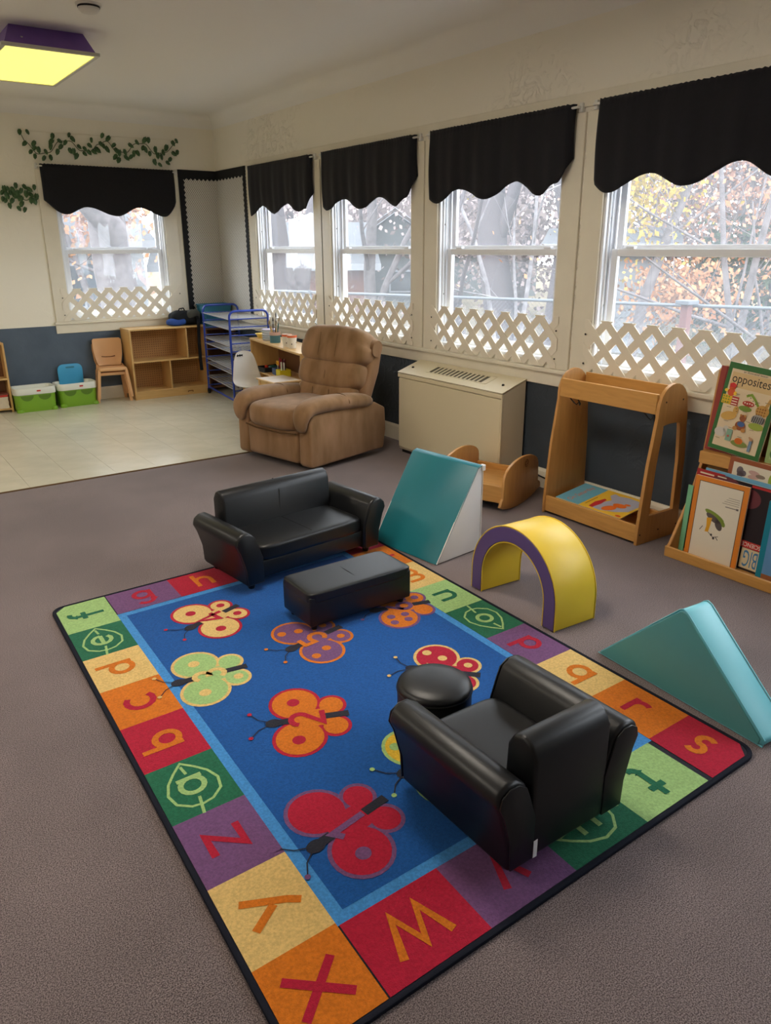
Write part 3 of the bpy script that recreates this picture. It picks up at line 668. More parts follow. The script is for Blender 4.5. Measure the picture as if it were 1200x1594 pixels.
butterfly('7', 1.60, 2.12, 1.80, 1.91, 'red', 'tan', two)
butterfly('8', 1.19, 1.615, 1.47, 1.60, 'yellow', 'lgreen', two)
RT = Z[8]                                               # walking surface of the rug

# ================================================================== black children's seats
def kid_seat(name, label, cat, loc, rz, W, D, ah, bh, seat_h, cap_seam=False):
    """front towards local -y, back at +y; W outer width at the floor"""
    r = thing(name, label, cat, loc, rz); h = W/2; at = .094; fl_ = .045
    prof = lambda sx: [(sx*(h-at), .03), (sx*h, .03), (sx*(h+.005), .12), (sx*(h+fl_*.75), ah-.09), (sx*(h+fl_+.008), ah-.05), (sx*(h+fl_), ah-.018), (sx*(h+fl_-.03), ah), (sx*(h-at+fl_+.03), ah), (sx*(h-at+fl_-.002), ah-.02), (sx*(h-at+fl_*.6), ah-.06), (sx*(h-at), ah-.14)]
    for sx in (-1, 1):
        a = obj('arm', bev(prism(prof(sx), 'y', -D/2, D/2), .014, 3, 35), 'leather', r, smooth=True)
        c = [(x*.9+sx*(h-at/2+fl_*.4)*.1, z*.93+.012) for x, z in prof(sx)]
        for yy, e in ((-D/2, -.006), (D/2, .006)):
            obj('end_panel', bev(prism(c, 'y', yy, yy+e), .004, 2, 35), 'leather', a, smooth=True)
        for yy in (-D/2+.05, D/2-.05):
            obj('foot', mv(lathe([(.016, 0), (.022, .034)], 12), sx*(h-at/2), yy, 0), 'plastic_black', r, smooth=True)
        ring = [(x, -D/2-.002, z) for x, z in c]; obj('piping', tube(ring, .0035, 6, closed=True), 'leather', a, smooth=True)
    iw = h-at+.012
    bk = [(D/2-.115, .04), (D/2+.004, .04), (D/2+.002, bh-.05), (D/2-.02, bh-.012), (D/2-.05, bh), (D/2-.085, bh-.012), (D/2-.105, bh-.05)]
    obj('backrest', bev(prism(bk, 'x', -iw-.004, iw+.004), .012, 3, 35), 'leather', r, smooth=True)
    obj('seat_base', rbox(-iw, -D/2+.02, .045, iw, D/2-.1, seat_h-.07, .01), 'leather', r, smooth=True)
    st = cushion(0, -.035, seat_h-.035, iw-.002, D/2-.045, .045, e=8, n=10); so = obj('seat_cushion', st, 'leather', r, smooth=2)
    if cap_seam:
        obj('seam', tube([(0, -D/2-.010+.015, seat_h-.03), (0, -D/2+.04, seat_h+.0095), (0, D/2-.12, seat_h+.0095)], .002, 5), 'leather_seam', so)
        obj('seam', tube([(0, D/2-.107, seat_h), (0, D/2-.107, bh-.05), (0, D/2-.05, bh+.0005), (0, D/2+.004, bh-.05)], .002, 5), 'leather_seam', r)
    return r
FRZ = RT
kid_seat('child_sofa', "two-seat black leather children's sofa at the far edge of the rug", 'sofa', (1.775, 3.375, FRZ), 6.0, .825, .43, .305, .415, .205, True)
ch = kid_seat('child_armchair', "black leather children's armchair seen from behind on the rug", 'armchair', (1.385, 1.332, FRZ), 180, .45, .465, .315, .395, .20)
obj('care_tag', box(.128, .2405, .045, .142, .242, .10), 'tag_white', ch)
r = thing('ottoman', "long rectangular black leather ottoman in front of the children's sofa", 'ottoman', (1.70, 2.715, FRZ), 0)
obj('body', rbox(-.27, -.125, .025, .27, .125, .165, .010, 3), 'leather', r, smooth=True)
obj('cushion_top', bev(join(cushion(0, 0, .158, .273, .128, .024, e=14, n=12)), .0001, 1, 179), 'leather', r, smooth=2)
obj('seam', tube([(0, -.1285, .14), (0, -.120, .1785), (0, 0, .1822), (0, .120, .1785)], .0022, 5), 'leather_seam', r)
for sx in (-1, 1):
    for s in (-1, 1): obj('foot', mv(lathe([(.014, 0), (.018, .03)], 12), sx*.235, s*.09, 0), 'plastic_black', r, smooth=True)
r = thing('round_stool', "round black leather footstool beside the children's armchair", 'stool', (1.415, 1.725, FRZ))
obj('body', lathe([(.116, .012), (.124, .02), (.126, .17), (.122, .182)], 40), 'leather', r, smooth=True)
obj('cushion_top', lathe([(.122, .178), (.1275, .186), (.125, .197), (.111, .207), (.075, .214), (.035, .217), (.001, .2175)], 40), 'leather', r, smooth=2)
obj('piping', tube([(.1265*math.cos(R(t)), .1265*math.sin(R(t)), .183) for t in range(0, 360, 9)], .003, 6, closed=True), 'leather', r, smooth=True)
for t in (45, 135, 225, 315): obj('foot', mv(lathe([(.012, 0), (.015, .014)], 10), .09*math.cos(R(t)), .09*math.sin(R(t)), 0), 'plastic_black', r, smooth=True)

# ================================================================== soft foam play shapes
r = thing('foam_wedge', 'tall foam wedge with teal sloping face and pale grey sides', 'foam shape', (2.36, 2.875, 0), 7)
# local: y along the wedge width (0..0.5), x depth (0..0.345)
d, hgt, wd = .345, .485, .50
sl = [(.0, .004), (.305, hgt-.01), (.33, hgt), (.345, hgt-.015), (.345, .004)]
obj('core', bev(prism([(x, z) for x, z in sl], 'y', .004, wd-.004), .006, 2, 25), 'vinyl_grey', r, smooth=True)
fc = [(-.004, .003), (.004, .003), (.309, hgt-.014), (.332, hgt-.005), (.347, hgt-.018), (.351, hgt-.012), (.335, hgt+.006), (.30, hgt-.004)]
obj('teal_cover', bev(prism(fc, 'y', 0, wd), .002, 1, 40), 'vinyl_teal', r, smooth=True)
for yy in (.003, wd-.003):
    obj('piping', tube([(0, yy, .006), (.303, yy, hgt-.008), (.332, yy, hgt+.002), (.346, yy, hgt-.014), (.346, yy, .006)], .0035, 6), 'vinyl_grey', r, smooth=True)
obj('flap', bev(box(.335, -.006, hgt-.03, .36, .02, hgt+.003), .003, 1), 'vinyl_grey', r)
obj('back_strip', bev(box(.343, .012, .01, .352, wd-.01, hgt-.03), .003, 1), 'vinyl_grey', r)

r = thing('foam_arch', 'yellow foam arch with purple faces beside the rug', 'foam shape', (2.445, 2.28, 0), -3)
Ro, Ri, hl, hd = .288, .212, .108, .122
po = [(Ro, .003)]+arc(0, hl, Ro, 0, 180, 28)+[(-Ro, .003)]; pi_ = [(Ri, .003)]+arc(0, hl, Ri, 0, 180, 28)+[(-Ri, .003)]
def strip(pa, pb, x0, x1):                              # closed horseshoe section between two outlines
    n = len(pa); V = [(x0, *p) for p in pa]+[(x0, *p) for p in pb]+[(x1, *p) for p in pa]+[(x1, *p) for p in pb]; F = []
    for i in range(n-1):
        F += [[i, i+1, n+i+1, n+i], [2*n+i, 3*n+i, 3*n+i+1, 2*n+i+1], [i, 2*n+i, 2*n+i+1, i+1], [n+i, n+i+1, 3*n+i+1, 3*n+i]]
    for i in (0, n-1): F.append([i, n+i, 3*n+i, 2*n+i])
    return V, F
obj('yellow_body', bev(strip(po, pi_, -hd, hd), .006, 2, 50), 'vinyl_yellow', r, smooth=True)
sh = lambda P_, e: [(x*(1+e/Ro), z) for x, z in P_]
po2 = [(Ro-.004, .005)]+arc(0, hl, Ro-.004, 0, 180, 28)+[(-Ro+.004, .005)]; pi2 = [(Ri+.004, .005)]+arc(0, hl, Ri+.004, 0, 180, 28)+[(-Ri-.004, .005)]
for nm, a, b in (('purple_face', -hd-.004, -hd+.002), ('purple_face', hd-.002, hd+.004)): obj(nm, bev(strip(po2, pi2, a, b), .002, 1, 50), 'vinyl_purple', r, smooth=True)
for xx in (-hd, hd):
    for P_ in (po, pi_): obj('piping', tube([(xx, *p) for p in P_], .0032, 6), 'vinyl_yellow', r, smooth=True)

r = thing('foam_triangle', 'aqua foam triangle block lying by the right corner of the rug', 'foam shape', (2.30, 1.40, 0), -4.5)
tr = [(-.375, .004), (-.015, .352), (.0, .36), (.018, .352), (.375, .03), (.37, .004)]
tr = [(-y, z) for y, z in tr]
obj('body', bev(prism(tr, 'x', .0, .135), .010, 3, 20), 'vinyl_aqua', r, smooth=True)
trf = [(-y*.985, z*.985+.003) for y, z in [(-.37, .004), (-.012, .35), (.0, .354), (.015, .35), (.366, .028), (.362, .004)]]
obj('face_panel', bev(prism(trf, 'x', -.004, .002), .002, 1, 20), 'vinyl_sage', r, smooth=True)
obj('face_panel', bev(prism(trf, 'x', .133, .139), .002, 1, 20), 'vinyl_sage', r, smooth=True)
for xx in (.001, .134): obj('piping', tube([(xx, y, z) for y, z in tr], .003, 6, closed=True), 'vinyl_aqua', r, smooth=True)

# ================================================================== brown recliner (front towards local +y)
r = thing('recliner', 'brown suede recliner armchair in front of the windows', 'armchair', (2.985, 5.265, 0), 102.7)
obj('swivel_base', bev(box(-.30, -.30, 0, .30, .28, .05), .01, 2), 'suede_dark', r)
def sidep(s):
    pl = [(-.40, .05), (.385, .035), (.405, .06), (.40, .38), (.36, .435), (-.30, .44), (-.42, .38), (-.43, .2)]
    return bev(prism(pl, 'x', s*.425, s*.30), .025, 3, 25)
for s in (-1, 1):
    sp = obj('side_panel', sidep(s), 'suede', r, smooth=True)
    # padded arm: rolled top that drapes over the front
    path = [(-.30, .435), (-.24, .455), (-.10, .47), (.10, .485), (.26, .49), (.36, .478), (.415, .44), (.43, .385), (.425, .335), (.415, .305)]
    rad = [(.06, .03), (.098, .055), (.105, .062), (.105, .06), (.105, .058), (.10, .052), (.088, .042), (.07, .032), (.055, .026), (.035, .014)]
    rings = []
    for i, ((y, z), (a, b)) in enumerate(zip(path, rad)):
        p0, p1 = path[max(0, i-1)], path[min(len(path)-1, i+1)]; t = Vector((0, p1[0]-p0[0], p1[1]-p0[1])).normalized(); n = Vector((1, 0, 0)).cross(t)
        rings.append([Vector((s*.355, y, z))+Vector((1, 0, 0))*a*math.copysign(abs(math.cos(R(q)))**.8, math.cos(R(q)))+n*b*math.copysign(abs(math.sin(R(q)))**.8, math.sin(R(q))) for q in range(0, 360, 18)])
    ap = obj('arm_pad', loft(rings), 'suede', r, smooth=2); m = ap.modifiers.new('soft', 'SUBSURF'); m.levels = m.render_levels = 1
    obj('arm_seam', tube([(s*.355+.106*math.cos(R(q)), .02, .478+.064*math.sin(R(q))) for q in range(0, 181, 15)], .0025, 5), 'suede_dark', ap)
seat = obj('seat_cushion', cushion(0, .13, .375, .295, .33, .10, e=4.5, n=10), 'suede', r, smooth=2)
obj('footrest', bev(prism([(-.29, .05), (.29, .05), (.295, .30), (-.295, .30)], 'y', .34, .415), .03, 3, 25), 'suede', r, smooth=True)
obj('seam', tube([(-.29, .424, .287), (-.15, .44, .277), (.15, .44, .277), (.29, .424, .287)], .006, 6), 'suede_dark', r)
# backrest: shell plus three overstuffed cushions, leaning back
ba = Matrix.Translation((0, -.17, .42)) @ Matrix.Rotation(R(19), 4, 'X')
def bk(s): return xf(s, ba)
shell = [(-.34, -.12), (.34, -.12), (.375, .30), (.36, .48), (.30, .555), (-.30, .555), (-.36, .48), (-.375, .30)]
obj('back_shell', bk(bev(prism(shell, 'y', -.155, -.04), .03, 3, 25)), 'suede', r, smooth=True)
cu = [(-.06, .145, .315, .085, .10), (.13, .325, .35, .10, .105), (.31, .585, .372, .115, .135)]
for i, (z0, z1, hw, dp, hh) in enumerate(cu):
    s = cushion(0, 0, 0, hw, dp, (z1-z0)/2+.018, e=4.2, n=10)
    V = []
    for x, y, z in s[0]:
        sag = .018*(1-(x/hw)**2) if i < 2 else .0
        top = -.035*(abs(x)/hw)**4 if i == 2 and z > 0 else 0
        V.append((x*(1-.04*(z > 0)*(i == 2)), y-.02+.008*math.cos(x*22), z+(z0+z1)/2-sag*(1 if z < 0 else 1)+top))
    c = obj('back_cushion', bk((V, s[1])), 'suede', r, smooth=2)
    for q in ((-.10, .09) if i != 1 else (-.02,)):
        obj('pucker', bk(tube([(q, dp-.008, z0+.03), (q+.012, dp-.0135, (z0+z1)/2), (q+.03, dp-.022, z1-.06)], .0018, 5)), 'suede_dark', c)
obj('back_rail_pad', bk(loft([[(s_x, -.06+.055*math.cos(R(q)), .50+.065*math.sin(R(q))-.03*(abs(s_x)/.36)**3) for q in range(0, 360, 24)] for s_x in (-.385, -.365, -.2, 0, .2, .365, .385)])), 'suede', r, smooth=True)

# ================================================================== beige heating unit under the window
r = thing('heating_unit', 'beige metal wall heating and cooling unit with slotted top', 'heater', (3.72, 4.32, 0))
y0, y1, xf_, xb, zf, zb = 3.72, 4.915, 3.605, XW-.02, .652, .728
obj('cabinet', bev(prism([(xf_, .03), (xb, .03), (xb, zb-.006), (xf_+.002, zf-.006)], 'y', y0+.004, y1-.004), .004, 1), 'ac_side', r, world=True)
obj('front_panel', bev(box(xf_-.012, y0+.012, .05, xf_, y1-.012, zf-.042), .004, 1), 'ac_beige', r, world=True)
obj('top_lip', bev(box(xf_-.014, y0, zf-.036, xf_, y1, zf-.004), .004, 1), 'ac_beige', r, world=True)
obj('corner_post', bev(box(xf_-.012, y0, .04, xf_, y0+.009, zf-.036), .002, 1), 'ac_beige', r, world=True)
tl = math.hypot(xb-xf_+.014, zb-zf); TX = Vector((xb-xf_+.014, 0, zb-zf)).normalized(); TN = Vector((-TX.z, 0, TX.x))
def top(u0, u1, v0, v1, t0=0, t1=.005):                 # u along y, v up the slope
    V = []
    for t in (t0, t1):
        for u, v in ((u0, v0), (u1, v0), (u1, v1), (u0, v1)):
            p = Vector((xf_-.014, u, zf))+TX*v+TN*t; V.append(tuple(p))
    return V, box(0, 0, 0, 1, 1, 1)[1]
g0, g1, h0, h1 = 4.02, 4.62, .085, .185; ns = 13; pit = (g1-g0)/ns
sl_ = [top(y0, y1, 0, h0), top(y0, y1, h1, tl), top(y0, g0, h0, h1), top(g1, y1, h0, h1)]
obj('top_panel', join(*sl_), 'ac_beige', r, world=True)
for k in range(1, ns): obj('grille_bar', top(g0+k*pit-.008, g0+k*pit+.008, h0, h1, .0005, .0052), 'ac_beige', r, world=True)
obj('vent_cavity', top(g0-.005, g1+.005, h0-.005, h1+.005, -.002, .0004), 'vent_dark', r, world=True)
obj('vent_frame', join(top(g0-.06, g1+.02, h0-.012, h0-.008, .005, .0075), top(g0-.06, g1+.02, h1+.008, h1+.012, .005, .0075), top(g0-.06, g0-.056, h0-.012, h1+.012, .005, .0075)), 'ac_beige', r, world=True)
for u in (y0+.09, y1-.08):
    p = Vector((xf_-.014, u, zf))+TX*.10+TN*.007; obj('knob', mv(lathe([(.010, -.003), (.010, .004), (.006, .009)], 10), *p), 'screw_dark', r, world=True)
obj('plinth', box(xf_+.02, y0+.02, 0, xb, y1-.02, .03), 'shadow_gap', r, world=True)
r = tag(obj('power_cable', tube([(XW-.0215, 3.68, .10), (XW-.0215, 3.5, .075), (XW-.0215, 3.2, .055), (XW-.0215, 2.8, .10), (XW-.0215, 2.3, .03), (XW-.0215, 1.9, .008)], .005, 8), 'cable_black', smooth=True), 'thin black cable along the baseboard behind the wooden dress-up stand', 'cable')

# ================================================================== wooden doll cradle
r = thing('doll_cradle', 'low wooden rocking doll cradle in front of the heating unit', 'cradle', (3.365, 3.57, 0), 20)
def cend():
    p = [(-.30, .055), (-.285, .075), (-.275, .095), (-.262, .10), (-.255, .22)]+[(.255*math.cos(R(t))*1.0, .22+.10*math.sin(R(t))) for t in range(180, -1, -12)][1:-1]+[(.255, .22), (.262, .10), (.275, .095), (.30, .08), (.31, .045)]
    p += [(.31-.62*i/12, .0+.05*((2*i/12-1)**2)) for i in range(1, 12)]
    return p
for yy in (-.235, .215):
    e = obj('end_panel', bev(prism(cend(), 'y', yy, yy+.02), .005, 2, 40), 'maple_z', r, smooth=True)
    if yy < 0:
        obj('carved_logo', join(xf(join(stroke(A12(0, 0, .024, 0, 360, n=18), .004), stroke(A12(-.008, .0, .012, 40, 320), .004), stroke(A12(.010, .004, .010, -140, 140), .004)), Matrix.Translation((.06, yy-.0006, .265)) @ Matrix.Rotation(R(90), 4, 'X'))), 'logo_brown', e, flat=True)
obj('side_rail', bev(box(-.245, -.215, .065, -.225, .215, .175), .004), 'maple_y', r)
obj('side_rail', bev(box(.225, -.215, .065, .245, .215, .175), .004), 'maple_y', r)
obj('mattress_board', bev(box(-.225, -.215, .12, .225, .215, .135), .003), 'maple_y', r)
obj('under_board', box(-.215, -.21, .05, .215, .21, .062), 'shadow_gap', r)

# ================================================================== dress-up stand with book
r = thing('dress_up_stand', 'tall maple dress-up stand with rounded sides and bottom tray', 'stand', (3.63, 2.80, 0))
def sideo():
    return [(-.185, 0), (-.185, .10), (-.155, .45), (-.115, .72)]+[(.01+.125*math.cos(R(t)), .765+.13*math.sin(R(t))) for t in range(180, -1, -15)]+[(.145, .72), (.172, .45), (.182, .10), (.182, 0)]
def holeo(n):
    pts = [(-.10, .16), (-.10, .17), (-.085, .45), (-.06, .66)]+[(.01+(.075)*math.cos(R(t)), .665+.012*math.sin(R(t))) for t in range(180, -1, -15)]+[(.09, .64), (.112, .45), (.118, .17), (.118, .16)]
    return pts
obj('side_panel', bev(prism(sideo(), 'y', .342, .362), .004, 2, 40), 'maple_z', r, smooth=True)
obj('side_panel', bev(ring_prism(sideo(), holeo(0), 'y', -.362, -.342), .003, 1, 40), 'maple_z', r, smooth=True)
for nm, q in (('front_rail', (-.115, -.342, .735, -.097, .342, .845)), ('rear_rail', (.105, -.342, .76, .123, .342, .86)), ('tray_front', (-.182, -.342, .015, -.164, .342, .115)), ('tray_back', (.160, -.342, .015, .178, .342, .10)), ('tray_floor', (-.164, -.342, .018, .160, .342, .032))):
    obj(nm, bev(box(*q), .003, 1), 'maple_y', r)
for sy in (.25, .24-.52):
    obj('coat_hook', tube([(-.095, sy+.03, .735), (-.06, sy+.025, .70), (-.05, sy+.012, .688), (-.045, sy, .705), (-.05, sy-.012, .688), (-.06, sy-.025, .70), (-.09, sy-.03, .73)], .004, 6), 'cable_black', r, smooth=True)
for (x, z) in ((-.165, .06), (.0, .06), (.165, .06), (-.06, .80), (.09, .80)):
    obj('screw', xf(lathe([(.001, .002), (.005, .0015), (.005, 0)], 8), Matrix.Translation((x, -.362, z)) @ Matrix.Rotation(R(90), 4, 'X')), 'screw_dark', r)

def cover_mat(c):
    n = 'print_%d_%d_%d' % c; mat(n, c, .45, .4); return n
def book(name, label, origin, ux, uy, w, h, t, prints, cover=(40, 90, 50), pages=True, cat='book'):
    """a thin book: lower-left front corner at origin, ux/uy unit vectors along the width and height; prints are flat shapes"""
    O = Vector(origin); X = Vector(ux).normalized(); Y = Vector(uy); Y = (Y-X*Y.dot(X)).normalized(); Nn = X.cross(Y)
    r = thing(name, label, cat, tuple(O))
    m = Matrix(((X.x, Y.x, Nn.x, O.x), (X.y, Y.y, Nn.y, O.y), (X.z, Y.z, Nn.z, O.z), (0, 0, 0, 1)))
    obj('cover', xf(bev(box(0, 0, -t, w, h, 0), .0012, 1), m), cover_mat(cover), r, world=True)
    if pages: obj('pages', xf(box(.004, -.0006, -t+.0015, w+.0006, h+.0006, -.0015), m), 'book_paper', r, world=True)
    lv = {}
    for i, (nm, s, c) in enumerate(prints):
        z = .0004+.00025*i; obj(nm, xf(([(v[0], v[1], z) for v in s[0]], s[1]), m), cover_mat(c), r, world=True, flat=True)
    return r
w_, h_ = .50, .36
pr_ = [('blue_band', rect2(0, .0, .185, h_), (110, 172, 190)), ('yellow_field', rect2(.185, 0, w_, h_), (238, 190, 56)),
  ('title', xf(text2('On Saturday', .058, 0, 0), Matrix.Translation((.105, .03, 0)) @ Matrix.Rotation(R(90), 4, 'Z')), (222, 104, 52)),
  ('smoke_cloud', poly2([(.27, .03), (.33, .02), (.42, .06), (.48, .12), (.49, .26), (.45, .32), (.36, .33), (.30, .31), (.26, .33), (.25, .28), (.30, .22), (.27, .12)]), (176, 174, 190)),
  ('red_car', poly2([(.245, .03), (.275, .03), (.285, .12), (.275, .20), (.255, .21), (.235, .12)]), (200, 48, 50)),
  ('cat', join(ell2(.36, .09, .035, .055, rotd=-20), ell2(.39, .17, .045, .035), ell2(.42, .215, .02, .016)), (234, 116, 40)),
  ('author_line', rect2(.205, .05, .210, .20), (120, 92, 30)), ('badge', ell2(.47, .02, .02, .012), (214, 80, 40))]
book('picture_book', 'yellow and blue picture book lying in the tray of the dress-up stand', (3.500, 3.105, .104), (0, -1, -.0), (1, 0, .14), w_, .28, .006, [(n, ([(v[0], v[1]*.28/.36, 0) for v in s[0]], s[1]), c) for n, s, c in pr_], (238, 190, 56))

# ================================================================== book display rack at the right
r = thing('book_display_rack', 'sloping maple display rack holding big books at the right edge', 'book rack', (3.64, 1.75, 0))
sidep_ = [(3.455, 0), (3.455, .05), (3.475, .065), (3.615, .32), (3.685, .52), (3.735, .98), (3.765, 1.0), (3.80, 1.0), (3.80, 0)]
for yy in (2.245, 1.24): obj('side_panel', bev(prism(sidep_, 'y', yy, yy+.018), .003, 1, 40), 'maple_z', r, world=True)
obj('back_board', bev(prism([(3.785, .02), (3.797, .02), (3.797, .98), (3.785, .98)], 'y', 1.258, 2.245), .002, 1), 'maple_y', r, world=True)
obj('front_lip', bev(box(3.45, 1.24, .0, 3.465, 2.263, .058), .003, 1), 'maple_y', r, world=True)
obj('bottom_shelf', box(3.465, 1.258, .006, 3.785, 2.245, .018), 'maple_y', r, world=True)
obj('middle_ledge', bev(box(3.632, 1.258, .50, 3.785, 2.245, .565), .003, 1), 'maple_y', r, world=True)
obj('lower_back_board', bev(prism([(3.70, .02), (3.712, .02), (3.735, .50), (3.723, .50)], 'y', 1.258, 2.245), .002, 1), 'maple_y', r, world=True)
# upper tier
gw, gh = .285, .45; q = []
cream = (222, 200, 164)
op = [('cover_panel', rect2(.022, .022, gw-.022, gh-.03), cream), ('title_panel', rect2(.03, .33, gw-.022, gh-.045), (214, 182, 130)),
  ('title', text2('opposites', .062, .034, .355, sx=.86), (30, 26, 22)), ('series_line', text2('an illustrated lesson', .016, .085, .408), (80, 66, 48)),
  ('box_yellow', rect2(.01, .24, .062, .285), (226, 182, 44)), ('box_red', rect2(.062, .24, .10, .285), (186, 60, 54)), ('clown', join(ell2(.05, .302, .02, .02), ell2(.05, .325, .018, .012)), (218, 92, 46)),
  ('lizard', stroke([(.135, .30), (.16, .312), (.185, .29), (.21, .262)], .012), (130, 156, 48)), ('toadstool', join(ell2(.155, .265, .032, .014), rect2(.14, .235, .165, .262)), (190, 70, 50)), ('toad', ell2(.145, .238, .035, .014), (118, 140, 50)),
  ('giraffe', join(ell2(.235, .245, .035, .03), stroke([(.245, .26), (.262, .31)], .016)), (204, 156, 80)), ('zebra', ell2(.225, .20, .035, .025), (168, 164, 156)), ('grass', ell2(.225, .165, .04, .018), (160, 172, 70)),
  ('seal', join(ell2(.07, .185, .042, .022, rotd=15), ell2(.10, .218, .014, .022)), (208, 164, 84)), ('bear', join(ell2(.145, .15, .028, .024), ell2(.148, .19, .017, .017)), (150, 84, 44)), ('bear_shirt', ell2(.147, .158, .02, .013), (70, 100, 150)),
  ('elephant', join(ell2(.05, .095, .032, .024), ell2(.075, .115, .015, .018)), (206, 198, 184)), ('door', rect2(.085, .06, .115, .12), (136, 170, 146)), ('pumpkin_patch', ell2(.165, .06, .045, .016), (128, 138, 66)), ('pumpkin', ell2(.16, .073, .022, .016), (226, 122, 40)), ('farm_boy', rect2(.215, .035, .23, .09), (116, 140, 160)),
  ('clown_hat', poly2([(.036, .328), (.066, .326), (.072, .342), (.052, .352), (.034, .344)]), (206, 48, 44)), ('clown_arms', join(ell2(.024, .308, .010, .008), ell2(.074, .300, .009, .010)), (238, 196, 60)),
  ('box_pattern', join(*[ell2(.02+.014*i, .25+.014*j, .004, .004, n=8) for i in range(3) for j in range(3)]), (110, 150, 60)), ('box_stripes', join(*[rect2(.066, .246+.013*j, .097, .251+.013*j) for j in range(3)]), (240, 214, 190)),
  ('cap_spots', join(*[ell2(.138+.013*i, .268-.002*(i % 2), .004, .003, n=8) for i in range(4)]), (244, 232, 214)), ('lizard_spots', join(*[ell2(.145+.016*i, .309-.012*i, .003, .003, n=8) for i in range(4)]), (70, 96, 40)),
  ('giraffe_spots', join(*[ell2(.212+.013*(i % 4), .228+.014*(i//4), .0045, .0045, n=7) for i in range(12)]), (158, 104, 46)), ('zebra_stripes', join(*[stroke([(.198+.011*i, .184), (.203+.011*i, .216)], .004) for i in range(6)]), (70, 66, 64)),
  ('bear_print', join(ell2(.122, .133, .012, .010), ell2(.168, .131, .012, .010), ell2(.137, .203, .006, .006, n=10), ell2(.160, .204, .006, .006, n=10)), (190, 132, 66)), ('seal_face', join(ell2(.103, .228, .003, .003, n=8), ell2(.108, .216, .004, .002, n=8)), (110, 76, 40)),
  ('pumpkin_ribs', join(*[stroke([(.148+.006*i, .061), (.148+.006*i, .086)], .0015) for i in range(5)]), (184, 84, 24)), ('boy_head', join(ell2(.222, .099, .009, .009, n=12), ell2(.213, .106, .005, .005, n=8)), (196, 150, 110)), ('door_sign', ell2(.10, .085, .006, .006, n=10), (190, 90, 80)),
  ('captions', join(*[rect2(x, y, x+.024, y+.0022) for x, y in ((.078, .30), (.19, .283), (.05, .228), (.14, .222), (.055, .156), (.172, .178), (.20, .143), (.09, .128), (.035, .062), (.15, .094), (.24, .29))]), (130, 116, 98))]
book('big_book', 'green-framed big book titled opposites on the upper tier of the rack', (3.650, 2.218, .592), (.0, -1, -.085), (.10, .0, 1), gw, gh, .012, op, (52, 106, 52))
book('big_book', 'red and black big book half hidden behind the opposites book', (3.668, 2.243, .572), (.0, -1, -.02), (.10, .0, 1), .28, .44, .008, [('red_side', rect2(0, 0, .03, .44), (150, 60, 48))], (120, 40, 34))
book('big_book', 'pale green big book on the upper tier at the right edge of the photo', (3.675, 1.915, .567), (0, -1, 0), (.10, 0, 1), .30, .40, .008, [('cover_panel', rect2(.02, .02, .28, .38), (172, 190, 130)), ('bush', join(ell2(.05, .05, .03, .03), ell2(.07, .02, .03, .02)), (70, 120, 60))], (150, 172, 110))
# lower tier, from the back to the front
book('big_book', 'brown-framed big book with animal feet pictures standing in the middle of the rack', (3.592, 2.082, .032), (.0, -1, -.035), (.055, 0, 1), .36, .548, .006,
  [('cover_panel', rect2(.024, .024, .336, .524), (222, 212, 190)), ('rock', join(ell2(.065, .485, .018, .022), ell2(.085, .475, .015, .015), ell2(.068, .465, .016, .02)), (112, 100, 104)), ('lobster', join(ell2(.14, .49, .03, .012, rotd=-5), ell2(.14, .47, .03, .011, rotd=5)), (198, 160, 150)), ('lobster_tail', ell2(.175, .48, .025, .010), (138, 120, 104)), ('bush', ell2(.245, .475, .028, .045), (150, 172, 62))], (152, 82, 48))
book('big_book', 'thin blue book behind the red and black science book', (3.580, 2.190, .030), (0, -1, -.02), (.058, 0, 1), .38, .462, .004, [], (110, 168, 200))
sci = [('red_top', rect2(0, .33, .16, .455), (168, 40, 40)), ('red_strip', rect2(.31, .43, .44, .442), (190, 44, 44)), ('photo', join(ell2(.31, .37, .06, .05), ell2(.17, .425, .07, .025)), (110, 52, 58)), ('white_lettering', join(rect2(.02, .432, .10, .440), rect2(.12, .436, .17, .442)), (220, 206, 180)),
  ('big_panel', rect2(.326, .012, .421, .118), (216, 200, 160)),
  ('big_lettering', xf(text2('BIG', .125, 0, 0, sx=.42), Matrix.Translation((.419, .108, 0)) @ Matrix.Rotation(R(180), 4, 'Z')), (70, 128, 176)),
  ('science_panel', rect2(.313, .12, .423, .155), (196, 52, 46)), ('science_lettering', xf(text2('SCIENCE', .030, 0, 0, sx=.86), Matrix.Translation((.420, .148, 0)) @ Matrix.Rotation(R(180), 4, 'Z')), (232, 226, 214)), ('star', ell2(.432, .17, .005, .006, n=8), (230, 230, 235))]
book('big_book', 'upside-down black and red big science book in the lower tier', (3.566, 2.230, .030), (.0, -1, -.025), (.058, 0, 1), .44, .445, .007, sci, (36, 26, 30))
